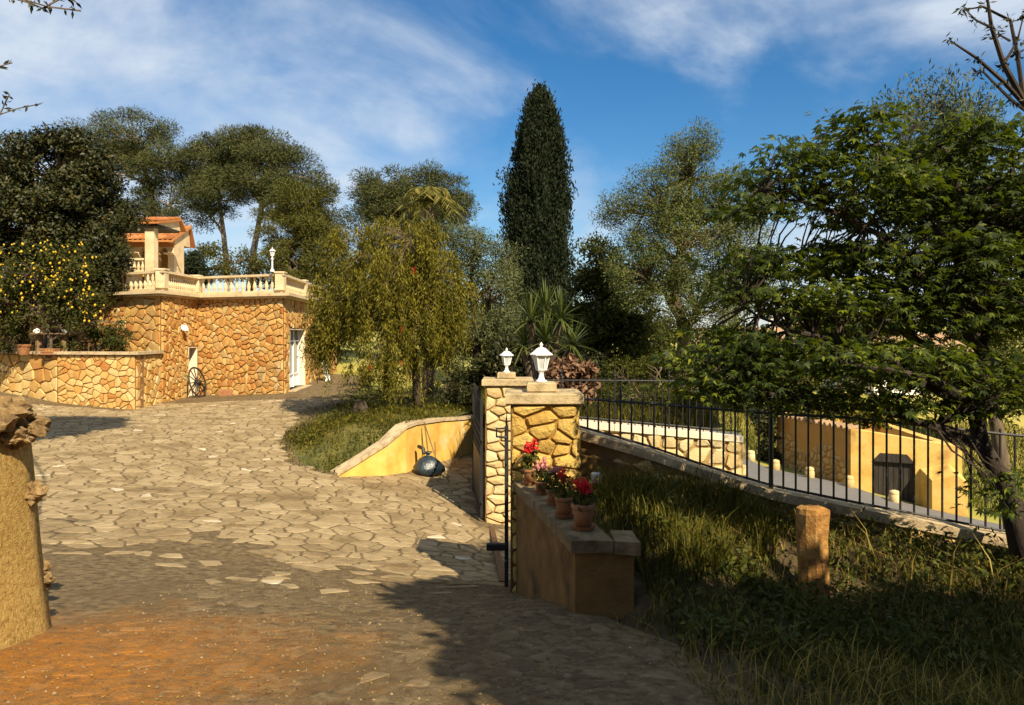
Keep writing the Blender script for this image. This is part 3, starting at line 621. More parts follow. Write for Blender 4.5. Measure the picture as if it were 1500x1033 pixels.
# old table in the raised bed with things on it
def garden_table():
    y = 23.6; z0 = -.64; xa, xb = PX(52,y), PX(104,y); zt = PZ(489,y)
    T = thing('garden_table', 'weathered plank table with stump legs under the lemon tree', 'table', ((xa+xb)/2, y, z0))
    for k in range(3): build('plank', MB().box(((xa+xb)/2+.03*k, y-.2+.2*k, zt), (xb-xa+.1*k, .18, .05), .02*k, bev=.01), M['wood'], T)
    for x in (xa+.12, xb-.2): build('leg', MB().lathe((x, y, z0), [(.14,0),(.11,.15),(.10,zt-z0-.02)], 8, jit=.15), M['wood'], T)
    zt += .025
    o = build('rag', MB().lathe((xa+.12, y-.1, zt), [(.13,0),(.12,.06),(.06,.12),(.02,.14)], 8, jit=.4), M['white_wall']); tag(o, 'crumpled white cloth on the plank table', 'cloth')
    o = build('basin', MB().lathe((xb-.1, y-.05, zt), [(.10,0),(.17,.10),(.18,.11),(.15,.09),(.08,.03)], 12), M['white_paint']); tag(o, 'shallow white basin on the end of the plank table', 'basin')
    x = PX(35,y); T = thing('clay_pot', 'terracotta pot on the wall beside the plank table', 'pot', (x,y,z0))
    build('body', MB().lathe((x,y,z0), [(.14,0),(.2,.26),(.2,.28),(.17,.28)], 12), M['terracotta'], T); build('rim', MB().lathe((x,y,z0+.26), [(.22,0),(.23,.06),(.19,.07),(.18,.02)], 12), M['terracotta'], T)
    x = PX(82,y); T = thing('fruit_crate', 'small orange crate of lemons below the plank table', 'crate', (x,y-.25,z0))
    for k in range(3): build('slat', MB().box((x,y-.42,z0+.04+.07*k), (.44,.02,.055)), M['terracotta'], T)
    for sx in (-.2,.2): build('side', MB().box((x+sx,y-.27,z0+.11), (.03,.28,.2)), M['terracotta'], T)
    for k in range(4):
        o = build('lemon', MB().lathe((x-.13+.09*k,y-.28,z0+.02), [(.005,0),(.04,.03),(.05,.06),(.04,.1),(.008,.13)], 8), M['lemon'], None, True); tag(o, 'yellow lemon lying in the orange crate under the table', 'lemon', 'lemons in the crate')
    T = thing('old_chair', 'broken rusty chair standing beside the plank table', 'chair', (xb+.45,y,z0)); x = xb+.45
    for dx in (-.18,.18):
        build('leg', MB().tube([(x+dx,y-.15,z0),(x+dx,y-.13,z0+.42)], .02, 5), M['rust'], T); build('leg', MB().tube([(x+dx*1.1,y+.2,z0),(x+dx,y+.15,z0+.42),(x+dx,y+.22,z0+.95)], .02, 5), M['rust'], T)
    build('seat', MB().box((x,y,z0+.43), (.42,.4,.03), bev=.008), M['rust'], T)
    for k in range(3): build('back_slat', MB().box((x,y+.19+.02*k,z0+.6+.13*k), (.38,.02,.06)), M['rust'], T)
garden_table()

# ------------------------------------------------------------------ raised bed with the yellow retaining wall
YW = [(-3.3,14.15,-2.62),(-2.95,14.45,-2.42),(-2.48,14.8,-2.14),(-2.15,15.25,-1.86),(-2.01,15.7,-1.84),(-1.58,16.7,-1.88),(-1.15,17.6,-1.95),(-.62,18.9,-2.0)]
def bed():
    T = thing('retaining_wall', 'curved yellow rendered retaining wall holding up the shrub bed', 'wall', (-2, 15.7, -2.9))
    w = MB(); c = MB(); pts = YW; off = []
    for i, p in enumerate(pts):
        a = pts[max(i-1,0)]; b = pts[min(i+1,len(pts)-1)]; t = Vector((b[0]-a[0], b[1]-a[1], 0)).normalized(); off.append(Vector((-t.y, t.x, 0)))
    def sect(mb, d0, d1, f0, f1):
        v = []
        for p, n in zip(pts, off):
            q = Vector((p[0],p[1],0)); v += [tuple(q+n*d0+Vector((0,0,f0(p)))), tuple(q+n*d1+Vector((0,0,f0(p)))), tuple(q+n*d1+Vector((0,0,f1(p)))), tuple(q+n*d0+Vector((0,0,f1(p))))]
        f = []
        for i in range(len(pts)-1):
            for k in range(4): f.append((i*4+k, i*4+(k+1)%4, i*4+4+(k+1)%4, i*4+4+k))
        f += [(3,2,1,0), tuple(len(v)-4+k for k in range(4))]; f = [q[::-1] for q in f]; mb.add(v, f)
    sect(w, 0, .22, lambda p: -3.4, lambda p: p[2]-.05); sect(c, -.03, .27, lambda p: p[2]-.05, lambda p: p[2]+.015)
    build('wall', w, M['yellow_render'], T); build('coping', c, M['coping'], T)
    build('spout', MB().tube([(-1.93,15.55,-2.32),(-1.82,15.38,-2.34),(-1.80,15.33,-2.44)], .04, 8), M['iron'], T)
BEDP = [(p[0]-.07, p[1]+.05) for p in YW]+[(-.3,19.8),(.6,22),(-1,26.5),(-4.6,27),(-6.0,22),(-5.55,18.5),(-5.15,16.5),(-4.5,15.1),(-3.9,14.5)]
BEDL = [(-4.6,27),(-6.0,22),(-5.55,18.5),(-5.15,16.5),(-4.5,15.1),(-3.9,14.5),(-3.3,14.15)]
def zbed(X, Y):
    s = sst(0, 1.9, segdist(X, Y, BEDL)); return (zg(X, Y)-.03)*(1-s)+(-1.93+.04*np.sin(X*3+Y*2))*s
bed(); struct(grid_mesh('shrub_bed', np.linspace(-6.2,.8,110), np.linspace(14,27.2,200), zbed, M['turf'], inpoly(BEDP), full=True))

# ------------------------------------------------------------------ gate pillars
def pillar(x0, x1, y0, y1, zb, zt, sm, mm, label, su, sv, coursed=False):
    T = thing('gate_pillar', label, 'pillar', ((x0+x1)/2, (y0+y1)/2, zb), 'stone gate pillars')
    o = build('core', MB().bx(x0+.035, x1-.035, y0+.035, y1-.035, zb-.4, zt), mm, T)
    for A, B in (((x0+.035,y0+.035),(x1-.035,y0+.035)), ((x1-.035,y0+.035),(x1-.035,y1-.035))):
        fm, n, Lg, t = wallmap(A, B)
        lay(o, cells(-.03, Lg+.03, zb-.1, zt-.005, su, sv, .34 if coursed else .62, joint=.006, drop=.08 if coursed else .22), fm, .055, sm, n, 'stone', 300, inset=.17)
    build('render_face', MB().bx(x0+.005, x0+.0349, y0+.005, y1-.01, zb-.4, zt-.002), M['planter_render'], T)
    build('cap', MB().box(((x0+x1)/2, (y0+y1)/2, zt+.055), (x1-x0+.10, y1-y0+.10, .11), bev=.012), M['cap_stone'], T)
    cx_, cy_ = (x0+x1)/2-.02, (y0+y1)/2-.05
    build('plinth', MB().box((cx_, cy_, zt+.11+.05), (.30,.30,.098), bev=.012), M['cap_stone'], T)
    return (cx_, cy_, zt+.21)
p1 = pillar(-.02, .665, 7.5, 8.12, -2.62, -.70, M['pillar_stone'], M['pillar_mortar'], 'thick golden stone gate pillar beside the flower pots', .155, .115)
lantern(p1, .41, 'white six sided lantern on the golden pillar beside the flower pots', 'gate lanterns')
p2 = pillar(-.44, .30, 12.2, 12.9, -3.1, -.84, M['pale_stone'], M['pale_mortar'], 'taller pale stone gate pillar by the open gate leaf', .25, .15, True)
lantern(p2, .41, 'white six sided lantern on the pale pillar by the open gate leaf', 'gate lanterns')
def gate(hinge, d, Lg, zb, zt0, zt1, label, latch):
    """leaf: stiles, sheet panel below, horizontal rails above, spear pickets"""
    h = Vector((*hinge, 0)); d = Vector((*d, 0)).normalized(); T = thing('gate_leaf', label, 'gate', (hinge[0], hinge[1], zb), 'gate leaves')
    top = lambda s: zt0+(zt1-zt0)*(s/Lg)**1.6
    q = lambda s, z: tuple(h+d*s+Vector((0,0,z)))
    for s in (.02, Lg-.02): build('stile', MB().tube([q(s, zb+.04), q(s, top(s))], .028, 4), M['iron'], T)
    for k in (0., .55, .62, .70, .78): build('rail', MB().tube([q(s, zb+.08+(top(s)-zb-.12)*k) for s in np.linspace(.02, Lg-.02, 7)], .014, 4), M['iron'], T)
    build('top_rail', MB().tube([q(s, top(s)-.03) for s in np.linspace(.02, Lg-.02, 9)], .02, 4), M['iron'], T)
    n = Vector((-d.y, d.x, 0))*.008; v = []
    ss = np.linspace(.04, Lg-.04, 7)
    for s in ss:
        for sg in (-1, 1): v += [tuple(Vector(q(s, zb+.16))+n*sg), tuple(Vector(q(s, zb+.08+(top(s)-zb-.12)*.5))+n*sg)]
    f = []
    for i in range(6): a = i*4; f += [(a,a+4,a+5,a+1),(a+2,a+3,a+7,a+6),(a+1,a+5,a+7,a+3)]
    build('sheet_panel', MB().add(v, f), M['sheet'], T)
    for s in np.arange(.12, Lg-.06, .12): build('picket', MB().tube([q(s, zb+.08), q(s, top(s)+.06), q(s, top(s)+.13)], [.009,.009,.002], 5), M['iron'], T)
    if latch:
        build('latch', MB().box(Vector(q(.0, zb+.45))+Vector((-.10,-.02,0)), (.20,.06,.07), bev=.008), M['iron'], T)
        build('lock_bracket', MB().tube([tuple(Vector(q(0,top(0)-.02))+Vector((-.0,-.02,0))), tuple(Vector(q(0,top(0)-.02))+Vector((-.10,-.02,0))), tuple(Vector(q(0,top(0)-.10))+Vector((-.10,-.02,0))), tuple(Vector(q(0,top(0)-.11))+Vector((0,-.02,0)))], .013, 4), M['iron'], T)
    for z in (zb+.3, zb+1.3): build('hinge', MB().tube([q(-.06, z), q(.02, z)], .02, 6), M['iron'], T)
gate((-.055,7.52), (-.008,1), 1.05, -2.57, -.92, -1.55, 'dark iron gate leaf standing beside the golden pillar', True)
gate((-.49,12.12), (-.24,2.1), 2.1, -3.0, -1.06, -1.0, 'dark iron gate leaf swung open towards the yellow wall', False)
o = build('gate_track', MB().add([(-.36,11.9,zd(-.36,11.9)+.012),(-.28,11.9,zd(-.28,11.9)+.012),(-.06,8.3,zd(-.06,8.3)+.012),(-.14,8.3,zd(-.14,8.3)+.012)]+[(-.36,11.9,zd(-.36,11.9)-.05),(-.28,11.9,zd(-.28,11.9)-.05),(-.06,8.3,zd(-.06,8.3)-.05),(-.14,8.3,zd(-.14,8.3)-.05)], [(3,2,1,0),(0,1,5,4),(1,2,6,5),(2,3,7,6),(3,0,4,7)]), M['rust']); tag(o, 'rusty strip of gate track between the two pillars', 'gate track')

def bag():
    x, y = PX(627,15.35), 15.35; z = zg1(x, y)+.01
    T = thing('rubbish_bag', 'full black plastic rubbish bag at the foot of the yellow wall', 'bag', (x,y,z)); mb = MB(); n = 20; prof = [(.02,0),(.26,.015),(.32,.08),(.31,.17),(.25,.27),(.16,.345),(.08,.385),(.03,.40),(.05,.43),(.10,.47),(.02,.45)]
    v = []; f = []
    for r, h in prof:
        for k in range(n):
            a = 2*math.pi*k/n; w = 1+.10*math.sin(3*a+h*9)+.06*math.sin(7*a+h*15)+random.uniform(-.03,.03); v.append((x+r*w*math.cos(a)*1.0, y+r*w*math.sin(a)*.8, z+h))
    for i in range(len(prof)-1):
        for k in range(n): f.append((i*n+k, i*n+(k+1)%n, i*n+n+(k+1)%n, i*n+n+k))
    build('sack', MB().add(v, f), M['bag'], T, True)
    T = thing('garden_stakes', 'pair of thin wooden stakes sticking up behind the black bag', 'stake', (x+.05,y+.15,z))
    build('stake', MB().tube([(x+.02,y+.27,z+.01),(x-.12,y+.42,z+1.02)], .014, 5), M['wood'], T); build('stake', MB().tube([(x+.24,y+.2,z+.01),(x-.12,y+.42,z+1.0)], .012, 5), M['wood'], T); build('stake', MB().tube([(x+.14,y+.25,z+.01),(x+.10,y+.4,z+.62)], .012, 5), M['wood'], T)
bag()

# ------------------------------------------------------------------ right bank: planter, fence walls
FX = [.62,.72,1.45,1.98,2.62,3.32,4.5,7.0]; FY = [8.12,8.1,7.9,7.75,7.6,7.4,7.0,6.2]; FZ = [-1.0,-1.02,-1.21,-1.38,-1.56,-1.675,-1.85,-2.1]; FT = [-.68,-.69,-.725,-.76,-.80,-.82,-.92,-1.1]
BANKP = [(1.0,2.9),(.8,4.2),(.56,5.2),(.62,5.5),(.32,7.45),(.66,7.9),(.72,8.1)]+list(zip(FX[2:], FY[2:]))+[(10,5),(10,-4),(1.6,-4)]
_bank = tps([(1.5,-4,-1.5),(1.08,2.9,-1.70),(.86,4.2,-1.86),(.6,5.0,-1.94),(.9,5.05,-1.90),(.5,5.8,-1.72),(1.0,6.0,-1.74),(.4,7.3,-1.66),(.75,7.9,-1.62),(1.5,7.6,-1.52),(2.0,7.5,-1.62),(2.6,7.3,-1.78),(3.4,7.1,-1.88),(4.5,6.8,-2.0),(7,6,-2.25),(10,5,-2.4),
 (1.6,6.4,-1.75),(2.4,6,-2.15),(1.6,5.2,-1.98),(2,4.5,-2.0),(3.3,5.6,-2.1),(4,5,-2.05),(6,4.5,-2.0),(4,2.5,-1.75),(8,2,-1.8),(6,-3,-1.5),(2,2,-1.62)])
BANKE = [(1.6,-4),(1.08,2.9),(.86,4.2),(.60,5.25)]
def zbank(X, Y):
    e = sst(.05, .4, segdist(np.asarray(X, float), np.asarray(Y, float), BANKE)); g = zg(X, Y); return (g-.04)*(1-e)+e*(np.maximum(_bank(X, Y), g+.03))+.015*np.sin(np.asarray(X)*7)*np.cos(np.asarray(Y)*6)
struct(grid_mesh('grass_bank', np.linspace(.3,10,150), np.linspace(-4,8.2,190), zbank, M['soil'], inpoly(BANKP)))
def planter():
    T = thing('planter_wall', 'low rendered planter wall with stone coping below the flower pots', 'wall', (.4, 6.2, -2.5))
    a, b, c = (.04,7.49), (.45,5.35), (.86,5.30); zc = -1.55
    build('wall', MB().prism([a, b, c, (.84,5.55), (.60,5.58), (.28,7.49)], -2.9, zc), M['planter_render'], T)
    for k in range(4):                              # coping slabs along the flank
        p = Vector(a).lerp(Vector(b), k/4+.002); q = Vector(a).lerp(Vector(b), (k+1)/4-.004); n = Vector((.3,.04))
        build('coping', MB().prism([(p.x-.03,p.y), (q.x-.03,q.y-(.05 if k == 3 else 0)), (q.x+.27,q.y-(.05 if k == 3 else 0)), (p.x+.27,p.y)], zc+.001*k, zc+.09+.002*(k%2)), M['coping_shaded'], T)
    build('coping', MB().prism([(.725,5.29), (.90,5.25), (.89,5.58), (.73,5.60)], zc, zc+.092), M['coping_shaded'], T)
planter()
def flower_pot(x, y, r, h, label, flower, nfl, tall=.18, group='flower pots on the planter wall', rng=random):
    z = -1.458; T = thing('flower_pot', label, 'flower pot', (x,y,z), group)
    build('saucer', MB().lathe((x,y,z), [(r*.85,0),(r*1.08,.03),(r*1.1,.035),(r*.8,.02)], 16), M['terracotta'], T, False)
    p = build('pot', MB().lathe((x,y,z+.02), [(r*.68,0),(r*.95,h*.8),(r*.9,h*.98),(r*.8,h*.95)], 18), M['terracotta'], T, True)
    build('rim', MB().lathe((x,y,z+.02+h*.78), [(r*.97,0),(r*1.08,.01),(r*1.08,h*.2),(r*.95,h*.23),(r*.85,h*.18)], 18), M['terracotta'], p)
    build('soil', MB().lathe((x,y,z+.02+h*.86), [(r*.84,0),(r*.84,.012)], 12), M['soil'], T)
    C = []; zt = z+h
    for i in range(70):
        a = rng.uniform(0, 6.28); rr = r*1.15*math.sqrt(rng.random()); C.append((x+rr*math.cos(a), y+rr*math.sin(a), zt+rng.uniform(.0, tall)))
    leaves('foliage', np.array(C), .05, .05, M['l_green'], T, up=.6)
    st = MB()
    for i in range(9): a = rng.uniform(0,6.28); st.tube([(x+.02*math.cos(a),y+.02*math.sin(a),zt-.02),(x+r*.8*math.cos(a),y+r*.8*math.sin(a),zt+tall*.8)], .004, 4)
    build('stems', st, M['l_green'], T)
    for k in range(nfl):
        a = rng.uniform(0,6.28); rr = r*.75*rng.random(); c = np.array((x+rr*math.cos(a), y+rr*math.sin(a), zt+tall*rng.uniform(.9,1.35)))
        fl = leaves('flower_head', c+RNG.normal(0, .018, (46,3)), .026, .026, flower, T, up=.2)
        build('flower_stem', MB().tube([(x,y,zt),tuple(c)], .004, 4), M['l_green'], fl)

# ------------------------------------------------------------------ leaf meshes
def leaves(name, C, ln, wd, mt, parent, up=.3, axis=None, axw=.5, droop=0, fold=.25, cup=0, stuff=False, out=None):
    """one mesh of leaf-shaped quads; C (n,3) base points; axis preferred direction(s)"""
    C = np.asarray(C, float); n = len(C)
    a = RNG.normal(0, 1, (n,3)); a /= np.linalg.norm(a, axis=1)[:, None]
    if axis is not None: a = a*(1-axw)+np.asarray(axis, float)*axw
    a[:, 2] -= droop; a /= np.linalg.norm(a, axis=1)[:, None]+1e-9
    r = RNG.normal(0, 1, (n,3)); r[:, 2] += up*3
    if out is not None: r = r*.45+out*1.6
    nn = r-a*(r*a).sum(1)[:, None]; nn /= np.linalg.norm(nn, axis=1)[:, None]+1e-9
    b = np.cross(nn, a); L = ln*RNG.uniform(.65, 1.3, n)[:, None]; Wd = wd*RNG.uniform(.7, 1.25, n)[:, None]/2
    V = np.stack([C, C+a*L*.45+b*Wd+nn*Wd*fold, C+a*L-nn*L*cup, C+a*L*.45-b*Wd+nn*Wd*fold], 1).reshape(-1, 3)
    o = link(name, npmesh(name, V, np.arange(4*n), 4), mt, parent)
    if stuff: o['kind'] = 'stuff'
    return o
def blades(name, X, Y, zf, h, w, mt, lean=.35, parent=None):
    n = len(X); Z = zf(X, Y); B = np.stack([X, Y, Z-.01], 1); a = RNG.uniform(0, 6.283, n); d = np.stack([np.cos(a), np.sin(a), 0*a], 1); s = np.stack([-np.sin(a), np.cos(a), 0*a], 1)
    H = (h*RNG.uniform(.45, 1.25, n))[:, None]; Ln = H*lean*RNG.uniform(.2, 1.8, n)[:, None]; up = np.array([0,0,1.]); Wd = w*RNG.uniform(.6,1.3,n)[:, None]/2
    V = np.stack([B-s*Wd, B+s*Wd, B+up*H*.6+d*Ln*.3+s*Wd*.8, B+up*H*.6+d*Ln*.3-s*Wd*.8, B+up*H*.95+d*Ln], 1).reshape(-1,3)
    k = np.arange(n)[:, None]*5; T = np.concatenate([k+[0,1,2], k+[0,2,3], k+[3,2,4]], 1).ravel()
    o = link(name, npmesh(name, V, T, 3), mt, parent); o['kind'] = 'stuff'; return o

for (x, y, r, h, lb, fl, nf, tl) in ((.185,7.28,.085,.15,'terracotta pot with bright red geranium against the golden pillar',M['geranium'],5,.24),(.27,6.85,.07,.11,'small terracotta pot with pale pink flowers next to the red geranium',M['pink'],5,.16),
     (.36,6.45,.075,.12,'terracotta pot of yellow green leaves in the middle of the row',M['pink'],2,.20),(.42,6.0,.09,.16,'terracotta pot with dark leaves and a few deep red blooms',M['geranium'],2,.2),(.535,5.62,.098,.19,'large terracotta pot with crimson geranium at the planter corner',M['geranium'],6,.15)):
    flower_pot(x, y, r*.88, h*.9, lb, fl, nf, tl*.85)

def bar_mesh(r, n=6):
    mb = MB().tube([(0,0,0),(0,0,1)], r, n); me = bpy.data.meshes.new('bar'); me.from_pydata(mb.v, [], mb.f); me.update(); me.materials.append(M['iron']); return me
def fin_mesh():
    mb = MB().lathe((0,0,0), [(.011,0),(.024,.025),(.024,.035),(.010,.06),(.018,.085),(.003,.14)], 8); me = bpy.data.meshes.new('finial'); me.from_pydata(mb.v, [], mb.f); me.update(); me.materials.append(M['iron']); return me
BAR = bar_mesh(.011); FIN = fin_mesh()
def near_fence():
    T = thing('fence_wall', 'sloping rubble wall with worn concrete coping behind the grass bank', 'wall', (2.6,7.6,-2.2))
    w = MB(); c = MB(); n = len(FX); v = []; vc = []
    for i in range(n):
        x, y, z = FX[i], FY[i], FZ[i]
        v += [(x,y-.10,-4.2),(x,y+.18,-4.2),(x,y+.18,z-.09),(x,y-.10,z-.09)]; vc += [(x,y-.17,z-.09),(x,y+.22,z-.09),(x,y+.22,z),(x,y-.17,z)]
    f = []
    for i in range(n-1):
        for k in range(4): f.append((i*4+k, i*4+(k+1)%4, i*4+4+(k+1)%4, i*4+4+k)[::-1])
    f += [(0,1,2,3), tuple(4*n-1-k for k in range(4))]
    o = build('wall', w.add(v, f), M['dry_earth'], T); build('coping', c.add(vc, f), M['coping'], T)
    fx = lambda u, v_, h: (u, float(np.interp(u, FX, FY))-.10-h*1.0, v_)
    cl = [q for q in cells(.66, 5.2, -2.3, -1.05, .19, .12, .45, joint=.010) if max(t[1] for t in q[3]) < np.interp(q[0], FX, FZ)-.06]
    lay(o, cl, fx, .06, M['dry_stone'], Vector((0,-1,0)), 'stone', 300, back=-.02)
    G = thing('iron_fence', 'black iron bar fence on the sloping wall behind the grass bank', 'fence', (2.6,7.6,-1.6), 'iron fences')
    xs = []; x = .70
    while x < 6.6: xs.append(x); x += .113
    for k, x in enumerate(xs):
        y = float(np.interp(x, FX, FY)); z0 = float(np.interp(x, FX, FZ))+.02; z1 = float(np.interp(x, FX, FT))
        post = abs(x-2.62) < .06 or abs(x-5.6) < .06
        inst('post' if post else 'bar', BAR, (x,y,z0-.02 if post else z0), G, sc=(2.1 if post else .95, 2.1 if post else .95, z1-z0+(.1 if post else .045)))
        if k % 8 == 4 or post: inst('finial', FIN, (x,y,z1+(.06 if post else .03)), G)
    xx = np.linspace(.66, 6.7, 40)
    for dz, arr, r in ((.035, FZ, .013), (0, FT, .014)):
        build('rail', MB().tube([(x, np.interp(x,FX,FY), np.interp(x,FX,arr)+dz) for x in xx], r, 5), M['iron'], G)
near_fence()
def far_fence():
    A, B = (.32,12.72), (3.80,12.35); zt = lambda u: -1.40-.27*u/3.5
    T = thing('ramp_wall', 'bright cream rubble wall with pale coping beyond the gate ramp', 'wall', (2,12.5,-3.6)); fm, n, Lg, t = wallmap(A, B)
    v = [fm(0,-4.5,0),fm(Lg,-4.5,0),fm(Lg,zt(Lg)-.1,0),fm(0,zt(0)-.1,0),fm(0,-4.5,-.32),fm(Lg,-4.5,-.32),fm(Lg,zt(Lg)-.1,-.32),fm(0,zt(0)-.1,-.32)]
    FB = [(0,1,2,3),(5,4,7,6),(4,0,3,7),(1,5,6,2),(3,2,6,7)]
    o = build('wall', MB().add(v, FB), M['pale_mortar'], T)
    lay(o, cells(.01, Lg-.01, -3.5, -1.45, .27, .22, .42, joint=.012), lambda u, v_, h: fm(u, min(v_, zt(u)-.11), h), .05, M['pale_stone'], n, 'stone', 300)
    fm2, n2, L2, t2 = wallmap((3.80,12.35), (4.0,22))
    o2 = build('return_wall', MB().add([fm2(0,-5,0),fm2(L2,-5,0),fm2(L2,-1.77,0),fm2(0,-1.77,0),fm2(0,-5,-.3),fm2(L2,-5,-.3),fm2(L2,-1.77,-.3),fm2(0,-1.77,-.3)], FB), M['pale_mortar'], T)
    lay(o2, cells(.01, 3, -3.5, -1.78, .27, .22, .42, joint=.012), fm2, .05, M['pale_stone'], n2, 'stone', 300)
    for k in range(5):
        a, b = Lg*k/5+.004, Lg*(k+1)/5-.004; q = [fm(a,zt(a)-.1,.06),fm(b,zt(b)-.1,.06),fm(b,zt(b),.06),fm(a,zt(a),.06),fm(a,zt(a)-.1,-.36),fm(b,zt(b)-.1,-.36),fm(b,zt(b),-.36),fm(a,zt(a),-.36)]
        build('coping', MB().add(q, FB+[(4,5,1,0)]), M['plaster'], T)
    G = thing('iron_fence', 'black iron fence with ball finials on the cream wall beyond the ramp', 'fence', (2,12.5,-1.5), 'iron fences')
    ztop = -.78; N = 31
    for k in range(N):
        u = .06+(Lg-.12)*k/(N-1); p = fm(u, zt(u), -.12); post = k % 8 == 4
        inst('post' if post else 'bar', BAR, p, G, sc=(1.5 if post else .85, 1.5 if post else .85, ztop-zt(u)+(.07 if post else .05)))
        if post: inst('finial', FIN, (p[0],p[1],ztop+.05), G)
    build('rail', MB().tube([fm(.03,ztop,-.12), fm(Lg,ztop,-.12)], .014, 5), M['iron'], G); build('rail', MB().tube([fm(.03,zt(0)+.06,-.12), fm(Lg,zt(Lg)+.06,-.12)], .012, 5), M['iron'], G)
far_fence()
ZGARD = lambda X, Y: -1.62+.035*(np.asarray(Y)-13)+.05*np.sin(np.asarray(X)*1.7+np.asarray(Y))-.35*sst(26, 34, np.asarray(Y))*4
struct(grid_mesh('garden_lawn', np.concatenate([np.linspace(-.62,3.7,40)]), np.linspace(12.95,34,90), ZGARD, M['turf']))

def spotlight():
    x, y = .93, 7.72; z = -1.62; L = thing('concrete_ledge', 'mossy concrete ledge at the foot of the rubble wall', 'ledge', (1.0,7.75,-1.7))
    build('block', MB().add([(.68,7.62,-1.95),(1.5,7.55,-1.95),(1.5,7.55,-1.62),(.68,7.62,-1.62),(.68,7.95,-1.95),(1.5,7.78,-1.95),(1.5,7.78,-1.62),(.68,7.95,-1.62)], [(0,1,2,3),(5,4,7,6),(4,0,3,7),(1,5,6,2),(3,2,6,7)]), M['coping'], L)
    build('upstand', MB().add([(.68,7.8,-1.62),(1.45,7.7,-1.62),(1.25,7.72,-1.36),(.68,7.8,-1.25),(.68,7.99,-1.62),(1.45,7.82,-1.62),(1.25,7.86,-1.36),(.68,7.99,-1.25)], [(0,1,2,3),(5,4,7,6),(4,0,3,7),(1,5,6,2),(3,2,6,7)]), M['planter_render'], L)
    T = thing('floodlight', 'small white floodlight box on the concrete ledge', 'light', (x-.07,7.66,-1.62)); x = .86; y = 7.68
    build('housing', MB().box((x,y,-1.47), (.10,.07,.115), .1, bev=.012), M['white_paint'], T); build('front_pane', MB().box((x-.003,y-.038,-1.47), (.08,.006,.09), .1), M['white_wall'], T)
    for dx in (-.02,.03): build('bracket', MB().tube([(x+dx,y,-1.53),(x+dx*1.3,y+.01,-1.62)], .009, 5), M['iron'], T)
    o = build('cable', MB().tube([(x+.02,y+.03,-1.56),(x+.1,y+.01,-1.59),(x+.25,y-.03,-1.605),(x+.42,y-.06,-1.60)], .008, 5), M['iron']); tag(o, 'dark cable trailing from the white floodlight over the ledge', 'cable')
spotlight()
def stone_post():
    x, y = PX(1191,6.05), 6.05; zb = float(zbank(np.array([x]),np.array([y]))[0])-.15; zt = PZ(742,6.05); v = []; f = []; n = 10; prof = [(0,1.0),(.2,.98),(.42,.95),(.7,.97),(.86,1.03),(.94,1.08),(.985,1.02),(1,.8)]
    for t, k in prof:
        for i in range(n):
            a = 2*math.pi*(i+.5)/n; sq = 1/max(abs(math.cos(a)),abs(math.sin(a)))**.75; w = 1+random.uniform(-.05,.05); v.append((x+.105*k*sq*w*math.cos(a+.5)+.01*math.sin(t*6), y+.095*k*sq*w*math.sin(a+.5), zb+(zt-zb)*t+random.uniform(-.008,.008)))
    for i in range(len(prof)-1):
        for k in range(n): f.append((i*n+k, i*n+(k+1)%n, i*n+n+(k+1)%n, i*n+n+k))
    f.append(tuple(range((len(prof)-1)*n, len(prof)*n)))
    o = build('stone_post', MB().add(v, f), M['post_stone']); tag(o, 'short rough stone post standing in the grass bank', 'post')
stone_post()
